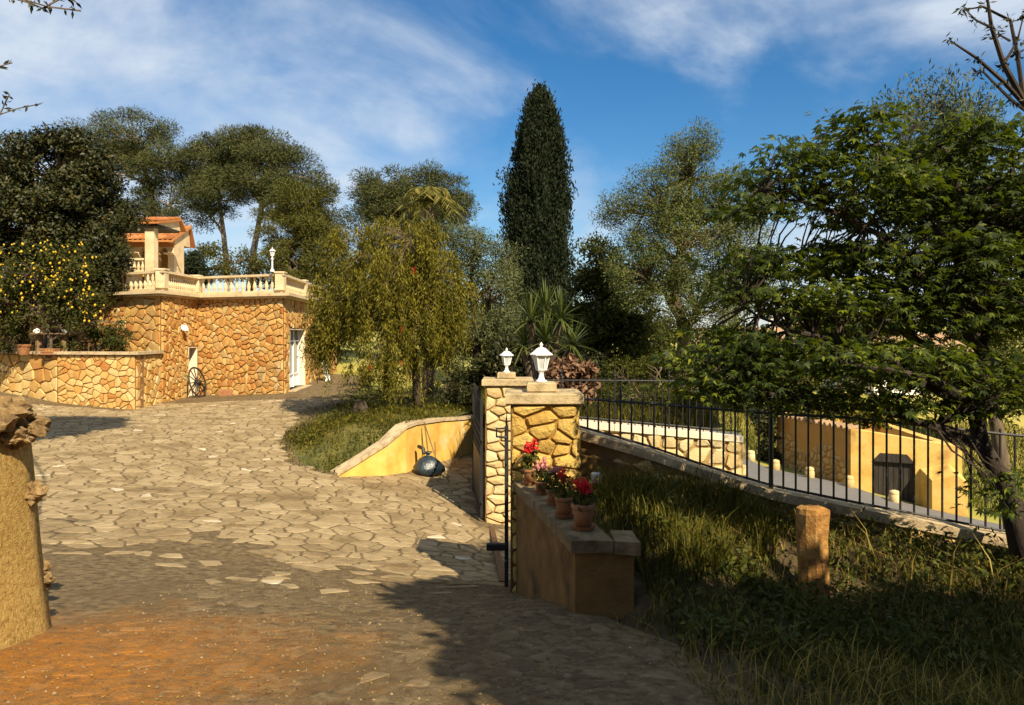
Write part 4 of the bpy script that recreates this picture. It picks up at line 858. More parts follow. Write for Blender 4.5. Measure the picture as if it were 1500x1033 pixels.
def left_pillar():
    """rough rendered wall end with boulders on top, at the drive edge"""
    T = thing('rendered_wall_end', 'rough ochre rendered wall end crowned with knobbly rocks', 'wall', (-3.1,4.4,-1.9))
    n = 40; v = []; f = []; zs = [-2.3,-1.9,-1.6,-1.3,-1.0,-.7,-.52,-.47]
    for j, z in enumerate(zs):
        t = j/7; xr = -2.92-.10*t+.12*max(0, 1-t*2.6); xl = -3.5+.08*t; y0, y1 = 1.2, 4.86-.06*t
        for i in range(n):
            a = 2*math.pi*i/n; c, s_ = math.cos(a), math.sin(a); k = (abs(c)**7+abs(s_)**7)**(-1/7); w = random.uniform(-.012,.012); k *= .86 if j == 7 else 1
            v.append(((xl+xr)/2+(xr-xl)/2*c*k+w, (y0+y1)/2+(y1-y0)/2*s_*k+w, z+random.uniform(-.02,.02)*(j > 5)))
    for j in range(7):
        for i in range(n): f.append((j*n+i, j*n+(i+1)%n, j*n+n+(i+1)%n, j*n+n+i))
    f.append(tuple(range(7*n, 8*n)))
    build('wall', MB().add(v, f), M['rough_render'], T, True)
    def rock(c, r, sq=(1,1,.7), sd=0):
        rg = random.Random(sd); mb = MB(); nn, mm = 22, 14; vv = []; ff = []
        ph = [rg.uniform(0,6) for _ in range(6)]
        for j in range(mm+1):
            th = math.pi*j/mm
            for i in range(nn):
                a = 2*math.pi*i/nn; k = r*(1+.16*math.sin(2*a+ph[0]+th*2)+.13*math.sin(5*a+ph[1]-th*4)+.10*math.sin(3*th*2+ph[2])+.08*math.sin(9*a+5*th+ph[3])+.07*math.sin(11*th-4*a+ph[4])+rg.uniform(-.06,.06)); vv.append((c[0]+k*sq[0]*math.sin(th)*math.cos(a), c[1]+k*sq[1]*math.sin(th)*math.sin(a), c[2]+k*sq[2]*math.cos(th)))
        for j in range(mm):
            for i in range(nn): ff.append((j*nn+i, j*nn+nn+i, j*nn+nn+(i+1)%nn, j*nn+(i+1)%nn))
        return mb.add(vv, ff)
    for k, (px, py, d, r) in enumerate(((40,628,4.72,.10),(14,606,4.62,.12),(-8,612,4.45,.13),(20,640,4.5,.08),(56,628,4.78,.045),(-40,615,4.3,.15))):
        x, y, z = P(px, py, d); build('rock', rock((x,y,z), r, (1.15,1,.75), k), M['rock'], T)
    for k, (px, py, d, r) in enumerate(((50,722,4.72,.075),(66,850,4.85,.06),(64,832,4.85,.05))):
        x, y, z = P(px, py, d); build('rock', rock((x-.01,y,z), r, (1,1,.8), 20+k), M['rock'], T)
left_pillar()

# ------------------------------------------------------------------ lane, ruin, bollards, distant houses
def lane():
    Fe = [(8.0,44),(9.2,36),(10.3,30.7),(11.1,29.2),(12.0,27.5),(12.8,26.2),(15.3,25.1),(22,22.5)]; Ne = [(3.5,42),(5.2,33),(6.6,28),(7.5,25),(8.7,23),(10.2,21.3),(13.8,19.8),(22,17.5)]
    V = []; m = 10
    for i in range(len(Fe)-1):
        for s in np.linspace(0, 1, 12, endpoint=(i == len(Fe)-2)):
            for u in np.linspace(0, 1, m):
                V.append([(Fe[i][k]*(1-s)+Fe[i+1][k]*s)*u+(Ne[i][k]*(1-s)+Ne[i+1][k]*s)*(1-u) for k in (0,1)])
    V = np.array(V); z = zg(V[:,0], V[:,1])+.05; r = len(V)//m; a = (np.arange(r-1)[:,None]*m+np.arange(m-1)[None]).ravel()
    struct(link('lane', npmesh('lane', np.column_stack([V,z]), np.stack([a+m,a+m+1,a+1,a],1).ravel(), 4), M['asphalt'], None, True))
lane()
for (px, py, d, lb) in ((1100,686,32,'pale stone bollard on the lane verge furthest from the ochre ruin'),(1136,692,30,'pale stone bollard on the lane near the ivy'),(1186,704,28.3,'pale stone bollard on the lane before the shaded ruin wall'),(1244,718,26.9,'pale stone bollard at the corner of the ochre ruin'),(1310,740,25.6,'pale stone bollard in front of the dark ruin door')):
    x, y = PX(px, d), d; z = zg1(x, y); o = build('bollard', MB().lathe((x,y,z-.1), [(.18,0),(.175,.38),(.155,.42),(.155,.43),(.17,.46),(.14,.53),(.04,.56)], 12, jit=.03), M['pale_stone'], None, True); tag(o, lb, 'bollard', 'stone bollards along the lane')
def ruin():
    T = thing('ruined_building', 'roofless ochre walled building with a dark door beside the lane', 'building', (13.5,28,-6))
    A, B, C = (11.7,33.2), (12.45,27.6), (15.65,26.1); zt = lambda u: -3.47-.13*u; fm, n, Lg, t = wallmap(B, C); FB = [(0,1,2,3),(5,4,7,6),(4,0,3,7),(1,5,6,2),(3,2,6,7),(4,5,1,0)]
    def seg(mb, a, b, z0, z1f, th=.4): mb.add([fm(a,z0,0),fm(b,z0,0),fm(b,z1f(b),0),fm(a,z1f(a),0),fm(a,z0,-th),fm(b,z0,-th),fm(b,z1f(b),-th),fm(a,z1f(a),-th)], FB)
    w = MB(); d0, d1, dz = .75, 2.05, -4.55; seg(w, 0, d0, -7.5, zt); seg(w, d1, Lg, -7.5, zt); w.add([fm(d0,dz,0),fm(d1,dz,0),fm(d1,zt(d1),0),fm(d0,zt(d0),0),fm(d0,dz,-.4),fm(d1,dz,-.4),fm(d1,zt(d1),-.4),fm(d0,zt(d0),-.4)], FB)
    o = build('front_wall', w, M['ruin_render'], T)
    fs, ns, Ls, ts = wallmap(A, B); w2 = build('side_wall', MB().add([fs(0,-7,0),fs(Ls-.4,-7,0),fs(Ls-.4,-3.50,0),fs(0,-3.6,0),fs(0,-7,-.35),fs(Ls-.4,-7,-.35),fs(Ls-.4,-3.50,-.35),fs(0,-3.6,-.35)], FB).add([fs(Ls-.4,-7,-.0),fs(Ls,-7,-.0),fs(Ls,-3.48,0),fs(Ls-.4,-3.48,0),fs(Ls-.4,-7,-.3),fs(Ls,-7,-.1),fs(Ls,-3.48,-.1),fs(Ls-.4,-3.48,-.3)], FB), M['ruin_side'], T)
    lay(w2, [c for c in cells(.2, Ls-.1, -6.2, -4.25, .36, .26, .42, joint=.02) if c[1] < -4.5+.25*math.sin(c[0]*2)], fs, .06, M['dry_stone'], ns, 'stone', 300)
    build('back_wall', MB().bx(12.2,16.5,32.9,33.2,-7.5,-3.75), M['ruin_side'], T); build('end_wall', MB().add([(15.66,26.4,-7.5),(16.5,33,-7.5),(16.5,33,-3.9),(15.66,26.4,-3.9),(15.3,26.5,-7.5),(16.1,33,-7.5),(16.1,33,-3.9),(15.3,26.5,-3.9)], FB), M['ruin_render'], T)
    for i in range(15):
        p = fs(.15+i*(Ls-.3)/14, -3.57+.09*i/14, .05); q = fs(.15+i*(Ls-.3)/14, -3.53+.09*i/14, -.4); build('ridge_tile', MB().tube([p, q], .10, 8), M['old_tile'], w2)
    D = build('door', MB().add([fm(d0,-7,-.14),fm(d1,-7,-.14),fm(d1,dz,-.14),fm(d0,dz,-.14),fm(d0,-7,-.2),fm(d1,-7,-.2),fm(d1,dz,-.2),fm(d0,dz,-.2)], FB), M['dark_wood'], T)
    for k in range(8):
        a = d0+(d1-d0)*k/8+.008; b = d0+(d1-d0)*(k+1)/8-.008; build('plank', MB().add([fm(a,-7,-.10),fm(b,-7,-.10),fm(b,dz,-.10),fm(a,dz,-.10),fm(a,-7,-.139),fm(b,-7,-.139),fm(b,dz,-.139),fm(a,dz,-.139)], FB), M['dark_wood'], D)
    build('arch_head', MB().add([fm(d0-.04,dz-.05,.03),fm(d1+.04,dz-.05,.03),fm(d1-.22,dz+.26,.03),fm(d0+.22,dz+.26,.03),fm(d0-.04,dz-.05,-.1),fm(d1+.04,dz-.05,-.1),fm(d1-.22,dz+.26,-.1),fm(d0+.22,dz+.26,-.1)], FB), M['dark_wood'], T)
    # low gabled lean-to against the wall
    u0, u1, hh = 2.25, 3.5, 1.25
    g = [fm(u0,-7.4,.02),fm(u1,-7.4,.02),fm(u1,-4.85,.02),fm((u0+u1)/2+.2,-4.5,.02),fm(u0,-4.75,.02)]; g2 = [fm(u0+.3,-7.4,.95),fm(u1+.1,-7.4,.95),fm(u1+.1,-5.0,.95),fm((u0+u1)/2+.4,-4.75,.95),fm(u0+.3,-5.0,.95)]
    build('lean_to', MB().add(g2+g, [(0,1,2,3,4)]+[((i+1)%5, i, 5+i, 5+(i+1)%5) for i in range(5)]), M['ruin_render'], T)
ruin()
def cottage(x, y, w, d, h, rz, label, mt, roofh=1.6):
    z = zg1(x, y)-1; T = thing('cottage', label, 'house', (x,y,z), 'far houses beyond the lane'); R = Matrix.Rotation(rz, 3, 'Z')
    def tr(mb):
        mb.v = [tuple(R @ Vector((q[0],q[1],0))+Vector((x,y,z+q[2]))) for q in mb.v]; return mb
    build('wall', tr(MB().bx(-w/2,w/2,-d/2,d/2,0,h+1)), mt, T)
    rf = MB().add([(-w/2-.3,-d/2-.4,h+1.02),(w/2+.3,-d/2-.4,h+1.02),(w/2+.3,0,h+1+roofh),(-w/2-.3,0,h+1+roofh),(w/2+.3,d/2+.4,h+1.02),(-w/2-.3,d/2+.4,h+1.02)], [(0,1,2,3),(3,2,4,5),(0,3,5),(1,4,2),(0,5,4,1)])
    r = build('roof', tr(rf), M['old_tile'], T); build('chimney', tr(MB().bx(w*.2,w*.2+.6,-.3,.3,h+1+roofh*.6,h+2.2+roofh)), mt, r)
    for i in range(3):
        wx = -w/2+w*(i+.5)/3; o = build('window', tr(MB().bx(wx-.5,wx+.5,-d/2-.05,-d/2+.1,h*.45+1,h*.45+2.3)), M['dark_wood'], T); build('sill', tr(MB().bx(wx-.6,wx+.6,-d/2-.12,-d/2+.08,h*.45+.9,h*.45+.998)), M['plaster'], o)
cottage(*(PX(1310,62),62), 9, 6, 3.2, .25, 'white cottage with tiled roof behind the ochre ruin', M['white_wall'])
cottage(*(PX(1095,75),75), 10, 7, 3.4, -.2, 'pale cottage partly hidden by the leafy maple', M['white_wall'])
cottage(*(PX(1210,120),120), 14, 8, 5, .1, 'distant pale farmhouse across the yellow fields', M['cream'])

# ------------------------------------------------------------------ trees
def lobe(px, py, d, rx, ry, rd=None):
    c = P(px, py, d); a = rx/F*d; return (np.array(c), np.array((a, rd if rd else a, ry/F*d)))
def sample_lobes(lobes, n, shell=.6):
    vol = np.array([l[1].prod()**.75 for l in lobes]); cnt = np.maximum(3, (n*vol/vol.sum()).astype(int)); out = []; idx = []
    for k, ((c, r), m) in enumerate(zip(lobes, cnt)):
        u = RNG.normal(0, 1, (m,3)); u /= np.linalg.norm(u, axis=1)[:, None]; q = RNG.random(m)**(1/3); q = np.where(RNG.random(m) < shell, RNG.uniform(.78, 1.0, m), q)
        bump = 1+.14*np.sin(u[:,0]*5+k)*np.sin(u[:,2]*4+u[:,1]*5+k*2); out.append(c+u*r*(q*bump)[:, None]); idx += [k]*m
    return np.concatenate(out), np.array(idx)
def curve_pts(a, b, n, sag=0, wob=.1):
    a = np.array(a, float); b = np.array(b, float); L = np.linalg.norm(b-a); w = RNG.normal(0, wob*L, (n+1,3)); w[0] = w[-1] = 0; t = np.linspace(0, 1, n+1)[:, None]
    return a+(b-a)*t+w*np.sin(np.pi*t)*.6+np.array([0,0,1])*sag*L*np.sin(np.pi*t)
def tree(name, label, base, lobes, tr, nclump, crad, nleaf, ln, wd, lm, bark='bark', group=None, trunk=None, shell=.6, flat=.7, up=.3, axis=None, axw=.5, droop=0, cat='tree', limbs=1, bsag=.05, twig=.012, outward=.0, keep_branch=1.0):
    T = thing(name, label, cat, base, group); base = np.array(base, float)
    cen = np.mean([l[0] for l in lobes], axis=0); top = max(l[0][2]+l[1][2]*.5 for l in lobes)
    tp = np.array(trunk, float) if trunk is not None else np.array([base+(np.array([cen[0],cen[1],top])-base)*t+np.array([.15*math.sin(t*7),.15*math.cos(t*5),0])*t for t in np.linspace(0,.85,7)])
    tb = MB(); n = len(tp); tb.tube([(p[0],p[1],p[2]-(.1 if i == 0 else 0)) for i, p in enumerate(tp)], [tr*(1.25 if i == 0 else 1-.75*i/(n-1)) for i in range(n)], 9); to = build('trunk', tb, M[bark], T, True)
    C, idx = sample_lobes(lobes, nclump, shell); br = MB(); anchors = [[] for _ in lobes]
    for k, (c, r) in enumerate(lobes):
        low = c-np.array([0,0,r[2]*.4]); cand = tp[1:]; s = cand[np.argmin(np.linalg.norm(cand-(low-np.array([0,0,np.linalg.norm(low-tp[-1])*.3])), axis=1))]
        pts = curve_pts(s, c, 6, bsag, .06); L = len(pts); br.tube([tuple(p) for p in pts], [tr*.42*(1-.75*i/(L-1)) for i in range(L)], 6); anchors[k] = pts
    for p, k in zip(C, idx):
        if RNG.random() > keep_branch: continue
        A = anchors[k]; dd = np.linalg.norm(A-p, axis=1); s = A[max(1, int(np.argmin(dd))-1)]; pts = curve_pts(s, p, 3, bsag, .08); br.tube([tuple(q) for q in pts], [twig*2.2, twig*1.5, twig, twig*.5], 4, False)
    build('branches', br, M[bark], T)
    m = len(C); cr = crad*RNG.uniform(.6, 1.35, m); cnt = np.maximum(2, (nleaf*(cr/crad)**2)).astype(int)
    pid = np.repeat(np.arange(m), cnt); off = RNG.normal(0, 1, (len(pid),3)); off /= np.linalg.norm(off, axis=1)[:, None]; off *= (RNG.random(len(pid))**.45)[:, None]*.78
    cdir = C-cen; cdir /= np.linalg.norm(cdir, axis=1)[:, None]+1e-9; onrm = off*1.0+cdir[pid]*.35; onrm[:, 2] += up*.8; off[:, 2] *= flat; Q = C[pid]+off*cr[pid][:, None]
    if outward: axis = (Q-C[pid])+np.array([0,0,.1]); axis = axis/(np.linalg.norm(axis,axis=1)[:,None]+1e-9); axw = outward
    leaves('crown', Q, ln, wd, lm, T, up=up, axis=axis, axw=axw, droop=droop, out=onrm)
    return T
G1 = 'pines behind the terrace'
tree('pine_tree', 'tall umbrella pine rising behind the tiled house', (PX(232,48),48,-.8), [lobe(195,205,48,62,40),lobe(150,215,49,50,40),lobe(235,240,47,45,36),lobe(190,255,47,55,30),lobe(250,295,47,38,30),lobe(215,310,48,30,22)], .30, 170, 1.0, 300, .22, .04, M['l_pine'], 'pine_bark', G1, flat=.5, up=.2, outward=.5, bsag=.08, twig=.025, trunk=[(PX(232,48),48,-.8),(PX(236,48),48,3),(PX(230,48),48,6.5),(PX(222,48),48,9),(PX(205,48),48,11.5),(PX(195,48),48,12.6)])
tree('pine_tree', 'slender pine with bare lower trunk behind the balustrade', (PX(325,46),46,-.8), [lobe(310,235,46,40,38),lobe(345,215,46,50,28),lobe(290,250,47,34,34),lobe(320,275,45,45,26),lobe(300,310,46,34,22)], .24, 140, .95, 300, .22, .04, M['l_pine'], 'pine_bark', G1, flat=.5, up=.2, outward=.5, bsag=.08, twig=.022, trunk=[(PX(338,46),46,-.8),(PX(335,46),46,3),(PX(328,46),46,6),(PX(322,46),46,8),(PX(318,46),46,10.5)])
tree('pine_tree', 'broad pine with forked grey trunk behind the terrace lamp', (PX(362,44),44,-.8), [lobe(385,225,44,52,34),lobe(420,255,44,46,36),lobe(375,270,43,45,26),lobe(425,300,43,45,30),lobe(350,255,45,34,30)], .30, 150, .95, 300, .22, .04, M['l_pine'], 'pine_bark', G1, flat=.5, up=.2, outward=.5, bsag=.08, twig=.024, trunk=[(PX(358,44),44,-.8),(PX(366,44),44,2.5),(PX(372,44),44,5),(PX(384,44),44,7.5),(PX(392,44),44,10)])
tree('pine_tree', 'olive green leaning pine beside the terrace corner', (PX(408,40),40,-1.2), [lobe(455,300,40,42,40),lobe(430,340,40,44,34),lobe(470,345,39,32,36),lobe(440,385,39,46,28),lobe(480,390,39,26,26)], .26, 150, .85, 300, .22, .04, M['l_pine2'], 'pine_bark', G1, flat=.5, up=.2, outward=.5, bsag=.08, twig=.02, trunk=[(PX(404,40),40,-1.2),(PX(412,40),40,2.2),(PX(424,40),40,4.2),(PX(438,40),40,6),(PX(455,40),40,7.4)])
tree('pine_tree', 'dark pine crown behind the weeping tree and palm', (PX(600,38),38,-2.3), [lobe(560,280,38,42,28),lobe(605,275,38,45,28),lobe(655,278,38,30,22),lobe(540,315,38,30,28),lobe(660,310,38,34,24),lobe(600,320,38,60,40)], .28, 170, .8, 300, .19, .04, M['l_pine'], 'pine_bark', G1, flat=.6, up=.2, outward=.5, twig=.02)
tree('conifer_tree', 'small dark conifer between the pine trunks behind the terrace', (PX(283,40),40,-.8), [lobe(283,405,40,22,20),lobe(283,385,40,13,16),lobe(283,370,40,6,10),lobe(262,395,41,26,22)], .12, 70, .5, 130, .2, .05, M['l_cyp'], 'bark', flat=.7)
tree('hedge_tree', 'low dark evergreen mass beyond the terrace balustrade', (PX(440,42),42,-1.4), [lobe(330,385,43,60,22),lobe(400,395,43,45,25),lobe(465,420,41,40,45),lobe(500,440,40,40,60),lobe(300,395,44,40,14)], .14, 110, .8, 130, .2, .07, M['l_pine2'], 'bark')
tree('carob_tree', 'big dense dark evergreen tree beside the tiled house', (PX(78,25.6),25.6,-.66), [lobe(95,255,25.6,80,60,1.7),lobe(30,260,25.8,70,65,1.7),lobe(-30,300,26,60,90,1.6),lobe(130,310,25.4,62,62,1.5),lobe(60,330,25.3,85,70,1.5),lobe(120,375,25.3,58,40,1.2),lobe(30,390,25.3,70,50,1.2),lobe(155,345,25.5,36,60,1.0),lobe(150,410,25.3,28,36,.7)], .28, 420, .55, 230, .14, .07, M['l_carob'], shell=.75, flat=.8, twig=.018)
def lemon_tree():
    d = 23.4; b = (PX(72,d), d, -.64)
    T = tree('lemon_tree', 'sparse lemon tree full of yellow fruit above the garden wall', b, [lobe(45,400,d,50,35,.9),lobe(95,395,d,42,36,.8),lobe(110,440,d,38,36,.8),lobe(20,440,d,45,40,.9),lobe(60,450,d,45,35,.8),lobe(140,470,d,40,30,.6),lobe(0,420,d,30,50,.7)], .09, 170, .40, 42, .13, .065, M['l_lemon'], 'bark', flat=.8, shell=.6, twig=.014, trunk=[b,(PX(74,d),d,-.2),(PX(70,d),d,.2),(PX(76,d),d,.8),(PX(66,d),d,1.4)])
    mb = MB().lathe((0,0,0), [(.004,-.05),(.03,-.035),(.042,0),(.03,.035),(.004,.055)], 7); me = bpy.data.meshes.new('lemon'); me.from_pydata(mb.v, [], mb.f); me.update(); me.materials.append(M['lemon'])
    L = [lobe(45,390,d-.3,54,42,.6),lobe(95,385,d-.3,44,40,.6),lobe(105,420,d-.5,34,40,.5),lobe(20,420,d-.5,45,40,.4),lobe(130,450,d-.4,25,30,.4)]; C, _ = sample_lobes(L, 230, .2)
    for p in C:
        s = random.uniform(.5,.95); inst('fruit', me, tuple(p), T, rot=(random.uniform(-.5,.5),random.uniform(-.5,.5),0), sc=(s,s,s))
lemon_tree()
tree('shrub', 'leafy shrub growing below the lemon tree in the raised bed', (PX(150,23.8),23.8,-.65), [lobe(130,500,23.8,40,18,.5),lobe(170,495,24,26,22,.4),lobe(10,480,23.8,26,40,.6)], .05, 60, .3, 70, .18, .04, M['l_lemon'], cat='shrub')

# weeping bottlebrush
def weeping():
    d = 19.6; x, y = PX(612,d), d; z = float(zbed(np.array([x]),np.array([y]))[0]); T = thing('weeping_tree', 'weeping bottlebrush tree with hanging yellow green branches and red flowers', 'tree', (x,y,z)); M_ = MB()
    tp = [(x,y,z-.05),(x-.05,y,z+1.0),(x-.25,y,z+2.0),(x-.3,y,z+3.2),(x-.15,y+.1,z+4.4)]; M_.tube(tp, [.13,.10,.09,.07,.03], 8)
    M_.tube([(x-.05,y,z+.9),(x-.6,y-.1,z+2),(x-1.4,y,z+3.2)], [.07,.055,.02], 6); M_.tube([(x-.9,y+.3,z-.05),(x-.8,y+.2,z+1.5),(x-.6,y,z+3)], [.09,.07,.03], 7)
    build('trunk', M_, M['bark'], T, True)
    lob = [lobe(590,345,d,75,48,1.3),lobe(530,420,d,60,55,1.1),lobe(640,400,d-.3,45,65,1.0),lobe(565,400,d-.6,70,60,1.0),lobe(500,460,d+.3,44,45,.9),lobe(640,470,d-.5,44,50,.8),lobe(570,500,d-.9,50,50,.7),lobe(480,480,d+.6,26,40,.6),lobe(610,440,d,60,90,1.1)]
    lob += [lobe(478,440,d+.5,36,50,.7),lobe(465,500,d+.8,22,36,.5),lobe(520,350,d+.2,40,40,.8),lobe(670,430,d,30,60,.7),lobe(560,540,d-.6,60,24,.6)]; lob = [(c, r*np.array([.86,.86,.80])) for c, r in lob]; C, _ = sample_lobes(lob, 700, .7); br = MB(); Q = []; A = []
    for k, p in enumerate(C):
        if k % 3 == 0:
            s = np.array(tp[random.choice((2,3,4))]); pts = curve_pts(s, p, 3, .12, .05); br.tube([tuple(q) for q in pts], [.03,.02,.012,.006], 4, False)
        a0 = random.uniform(0,6.283); L0 = random.uniform(.25, .7) if random.random() < .72 else random.uniform(.7, 1.5)
        for j in range(7):
            L = L0*random.uniform(.6, 1.15); a = a0+random.gauss(0,.7); o = np.array([math.cos(a),math.sin(a),0])*random.uniform(.05,.35); m = max(4, int(L*24))
            t = np.linspace(0, 1, m)[:, None]; q = p+o*np.sqrt(t)+np.array([0,0,-1])*L*t**1.4+RNG.normal(0,.03,(m,3)); Q.append(q); A.append(np.tile([[o[0]*.8,o[1]*.8,-.75]],(m,1)))
    Q = np.concatenate(Q); A = np.concatenate(A); k = Q[:,2] > np.maximum(zbed(Q[:,0],Q[:,1])+.12, -9); build('branches', br, M['bark'], T)
    leaves('crown', Q[k], .13, .026, M['l_bottle'], T, up=0, axis=A[k], axw=.62)
    for (px, py) in ((588,482),(606,396),(541,537),(587,532)):
        c = np.array(P(px, py, d-1.35)); leaves('flower', c+RNG.normal(0,1,(36,3))*np.array([.015,.015,.035]), .035, .01, M['geranium'], T, up=0)
weeping()
tree('olive_tree', 'grey green olive tree between the weeping tree and the cypress', (PX(700,22),22,-2.2), [lobe(695,375,22,48,45,1.1),lobe(665,400,22,40,50,1.0),lobe(720,440,21.5,42,60,1.0),lobe(690,500,21.5,46,50,1.0),lobe(740,395,22.5,28,45,.8),lobe(640,350,22.5,40,30,.8),lobe(745,490,22,30,60,.8),lobe(660,560,21,40,40,.7)], .16, 260, .42, 150, .10, .026, M['l_olive'], shell=.7, flat=.9, twig=.012)
def cypress():
    d = 30; base = (PX(790,d), d, -2.5); T = thing('cypress_tree', 'tall dark column cypress standing above all other trees', 'tree', base)
    build('trunk', MB().tube([base,(base[0],d,2),(base[0],d,8.4)], [.25,.2,.03], 8), M['bark'], T)
    prof = [(-2.0,.9),(0,1.15),(2.4,1.2),(5.2,1.16),(6.5,1.06),(7.9,.86),(8.6,.66),(9.2,.38),(9.45,.2),(9.62,.02)]; pz = [p[0] for p in prof]; pr = [p[1] for p in prof]
    def pts(n, lo, hi):
        z = RNG.uniform(-1.6, 9.6, n); a = RNG.uniform(0, 6.283, n); r = .9*np.interp(z, pz, pr)*RNG.uniform(lo, hi, n); r *= 1+.11*np.sin(a*4+z*1.3)+.10*np.sin(a*9-z*3.1)+.06*np.sin(a*15+z*7); return np.stack([base[0]+.03+r*np.cos(a), d+r*np.sin(a), z], 1)
    build('core', MB().lathe((base[0],d,0), [(r*.64,z) for z, r in prof], 16, jit=.12), M['l_cyp'], T, True)
    c = pts(2600, .78, 1.10); q = np.repeat(c, 22, 0)+RNG.normal(0,1,(2600*22,3))*np.array([.09,.09,.2]); leaves('crown', q, .17, .06, M['l_cyp'], T, up=0, axis=(0,0,1), axw=.55)
    c = pts(420, .25, .5); c[:,0] -= .98; c = c[(c[:,2] > 2.5) & (c[:,2] < 6.3)]; q = np.repeat(c, 40, 0)+RNG.normal(0,1,(len(c)*40,3))*np.array([.12,.12,.2]); leaves('side_crown', q, .17, .06, M['l_cyp'], T, up=0, axis=(0,0,1), axw=.55)
cypress()
tree('green_tree', 'mid green leafy tree between cypress and silvery tree', (PX(865,20),20,-1.5), [lobe(880,395,20,38,42,.9),lobe(915,440,19.5,45,45,.9),lobe(870,460,20,40,50,.9),lobe(910,500,19.5,40,40,.8),lobe(850,520,20,35,40,.8)], .13, 190, .42, 120, .13, .055, M['l_green'], flat=.8, twig=.013)
tree('silvery_tree', 'large airy silvery tree with dark trunk behind the iron fences', (PX(1002,17.6),17.6,-1.55), [lobe(1010,260,17.6,55,60,1.1),lobe(960,300,17.6,58,55,1.1),lobe(1060,310,17.6,58,60,1.1),lobe(920,310,17.6,40,35,.7),lobe(1000,360,17.2,85,60,1.2),lobe(1085,380,17.4,50,65,1.0),lobe(940,400,17.2,55,55,1.0),lobe(1020,440,17.2,80,45,1.1),lobe(1015,215,17.6,30,28,.6)], .20, 520, .36, 170, .075, .020, M['l_tam'], shell=.65, flat=.9, outward=.35, twig=.011, trunk=[(PX(1002,17.6),17.6,-1.55),(PX(1000,17.6),17.6,-.7),(PX(1003,17.6),17.6,.1),(PX(985,17.6),17.6,1.1),(PX(1000,17.6),17.6,2.2),(PX(1012,17.6),17.6,3.6)], bsag=.1)
tree('garden_shrub', 'wild leafy shrubs growing under the silvery tree', (PX(950,15),15,-1.6), [lobe(905,545,15.5,26,22,.5),lobe(970,535,15.5,36,20,.5),lobe(1050,545,14.5,40,22,.5),lobe(930,580,14.2,50,14,.4),lobe(1030,585,14.2,45,14,.4)], .04, 90, .25, 60, .10, .03, M['l_green'], cat='shrub', twig=.007)
tree('dark_shrub', 'dark evergreen shrub filling the gap behind the pale pillar', (PX(760,19),19,-2), [lobe(760,530,19,55,40,.8),lobe(820,540,18.5,45,40,.8),lobe(700,570,19.5,40,30,.8),lobe(870,560,18,30,30,.6)], .06, 130, .4, 120, .13, .05, M['l_carob'], cat='shrub', twig=.01)
tree('brown_shrub', 'withered brown leafed bush behind the lantern pillars', (PX(838,14),14,-1.6), [lobe(838,540,14,28,15,.4),lobe(815,550,14,20,14,.3),lobe(860,552,14,16,12,.3),lobe(838,570,14,30,18,.4)], .04, 70, .16, 46, .12, .075, M['l_brown'], cat='shrub', twig=.007, up=.5)
# wood beyond the lane and far trees
for (px, py, d, rx, ry, lb) in ((560,430,60,60,60,'far dark tree behind the weeping bottlebrush'),(1230,470,58,60,40,'far leafy tree across the lane behind the maple crown'),(1400,480,66,80,50,'far broad tree behind the maple trunk'),(1080,500,50,40,30,'round tree past the end of the cream wall'),(900,470,95,70,25,'distant tree at the edge of the yellow field'),(1160,590,44,26,20,'small tree beside the shaded ruin wall'),(680,470,70,60,50,'far tree behind the grey olive'),(985,520,44,60,34,'dark tree across the field behind the silvery trunk'),(1130,545,46,60,26,'low tree between the cream wall and the far cottages'),(1290,535,48,90,34,'wide tree behind the ochre ruin roofline'),(1440,560,40,70,44,'tree on the green slope right of the ruin'),(-60,330,44,100,90,'tall dark tree beyond the left end of the terrace')):
    x, y = PX(px, d), d; tree('field_tree', lb, (x,y,zg1(x,y)), [lobe(px,py,d,rx,ry),lobe(px-rx*.6,py+ry*.3,d,rx*.6,ry*.7),lobe(px+rx*.6,py+ry*.35,d,rx*.6,ry*.6)], .2, 70, 1.0*d/60+.2, 110, .3*d/60+.05, .14*d/60+.03, M['l_green'], group='far trees', keep_branch=.3, twig=.03)
tree('ivy_bush', 'climbing ivy bush at the left end of the shaded ruin wall', (PX(1130,33),33,-5.5), [lobe(1125,640,33,12,26,.4),lobe(1130,675,33,18,16,.5),lobe(1120,610,33,14,14,.4)], .05, 60, .35, 90, .14, .10, M['l_carob'], cat='bush')
tree('ruin_bush', 'yellow green bush growing over the top of the ruin', (PX(1240,30),30,-6), [lobe(1210,600,30.5,26,14,.7),lobe(1270,612,29.8,30,12,.7)], .07, 60, .35, 80, .14, .08, M['l_bottle'], cat='bush')
# palm head above the weeping tree
def palm():
    d = 24; b = (PX(625,d), d, -2.4); c = np.array(P(628,292,d)); T = thing('palm_tree', 'palm with drooping yellow fronds poking above the weeping tree', 'palm', b)
    build('trunk', MB().tube([b,(b[0]+.1,d,0),tuple(c-[0,0,.3])], [.22,.17,.16], 9), M['bark'], T)
    for k in range(26):
        a = 2*math.pi*k/26*3.1; el = random.uniform(-.2, 1.2); L = random.uniform(1.1, 1.6); t = np.linspace(0, 1, 16)[:, None]; h = np.array([math.cos(a),math.sin(a),0])
        q = c+h*L*t*math.cos(el)+np.array([0,0,1])*(L*t*math.sin(el)-t*t*L*.75); tg = np.gradient(q, axis=0); tg /= np.linalg.norm(tg,axis=1)[:,None]; s = np.cross(tg,[0,0,1]); s /= np.linalg.norm(s,axis=1)[:,None]+1e-9
        Q = np.concatenate([q,q]); A = np.concatenate([s,-s])*.8+np.concatenate([tg,tg])*.5+np.array([0,0,-.45]); leaves('frond', Q, .42, .05, M['l_palm'], T, up=.6, axis=A, axw=.92)
palm()
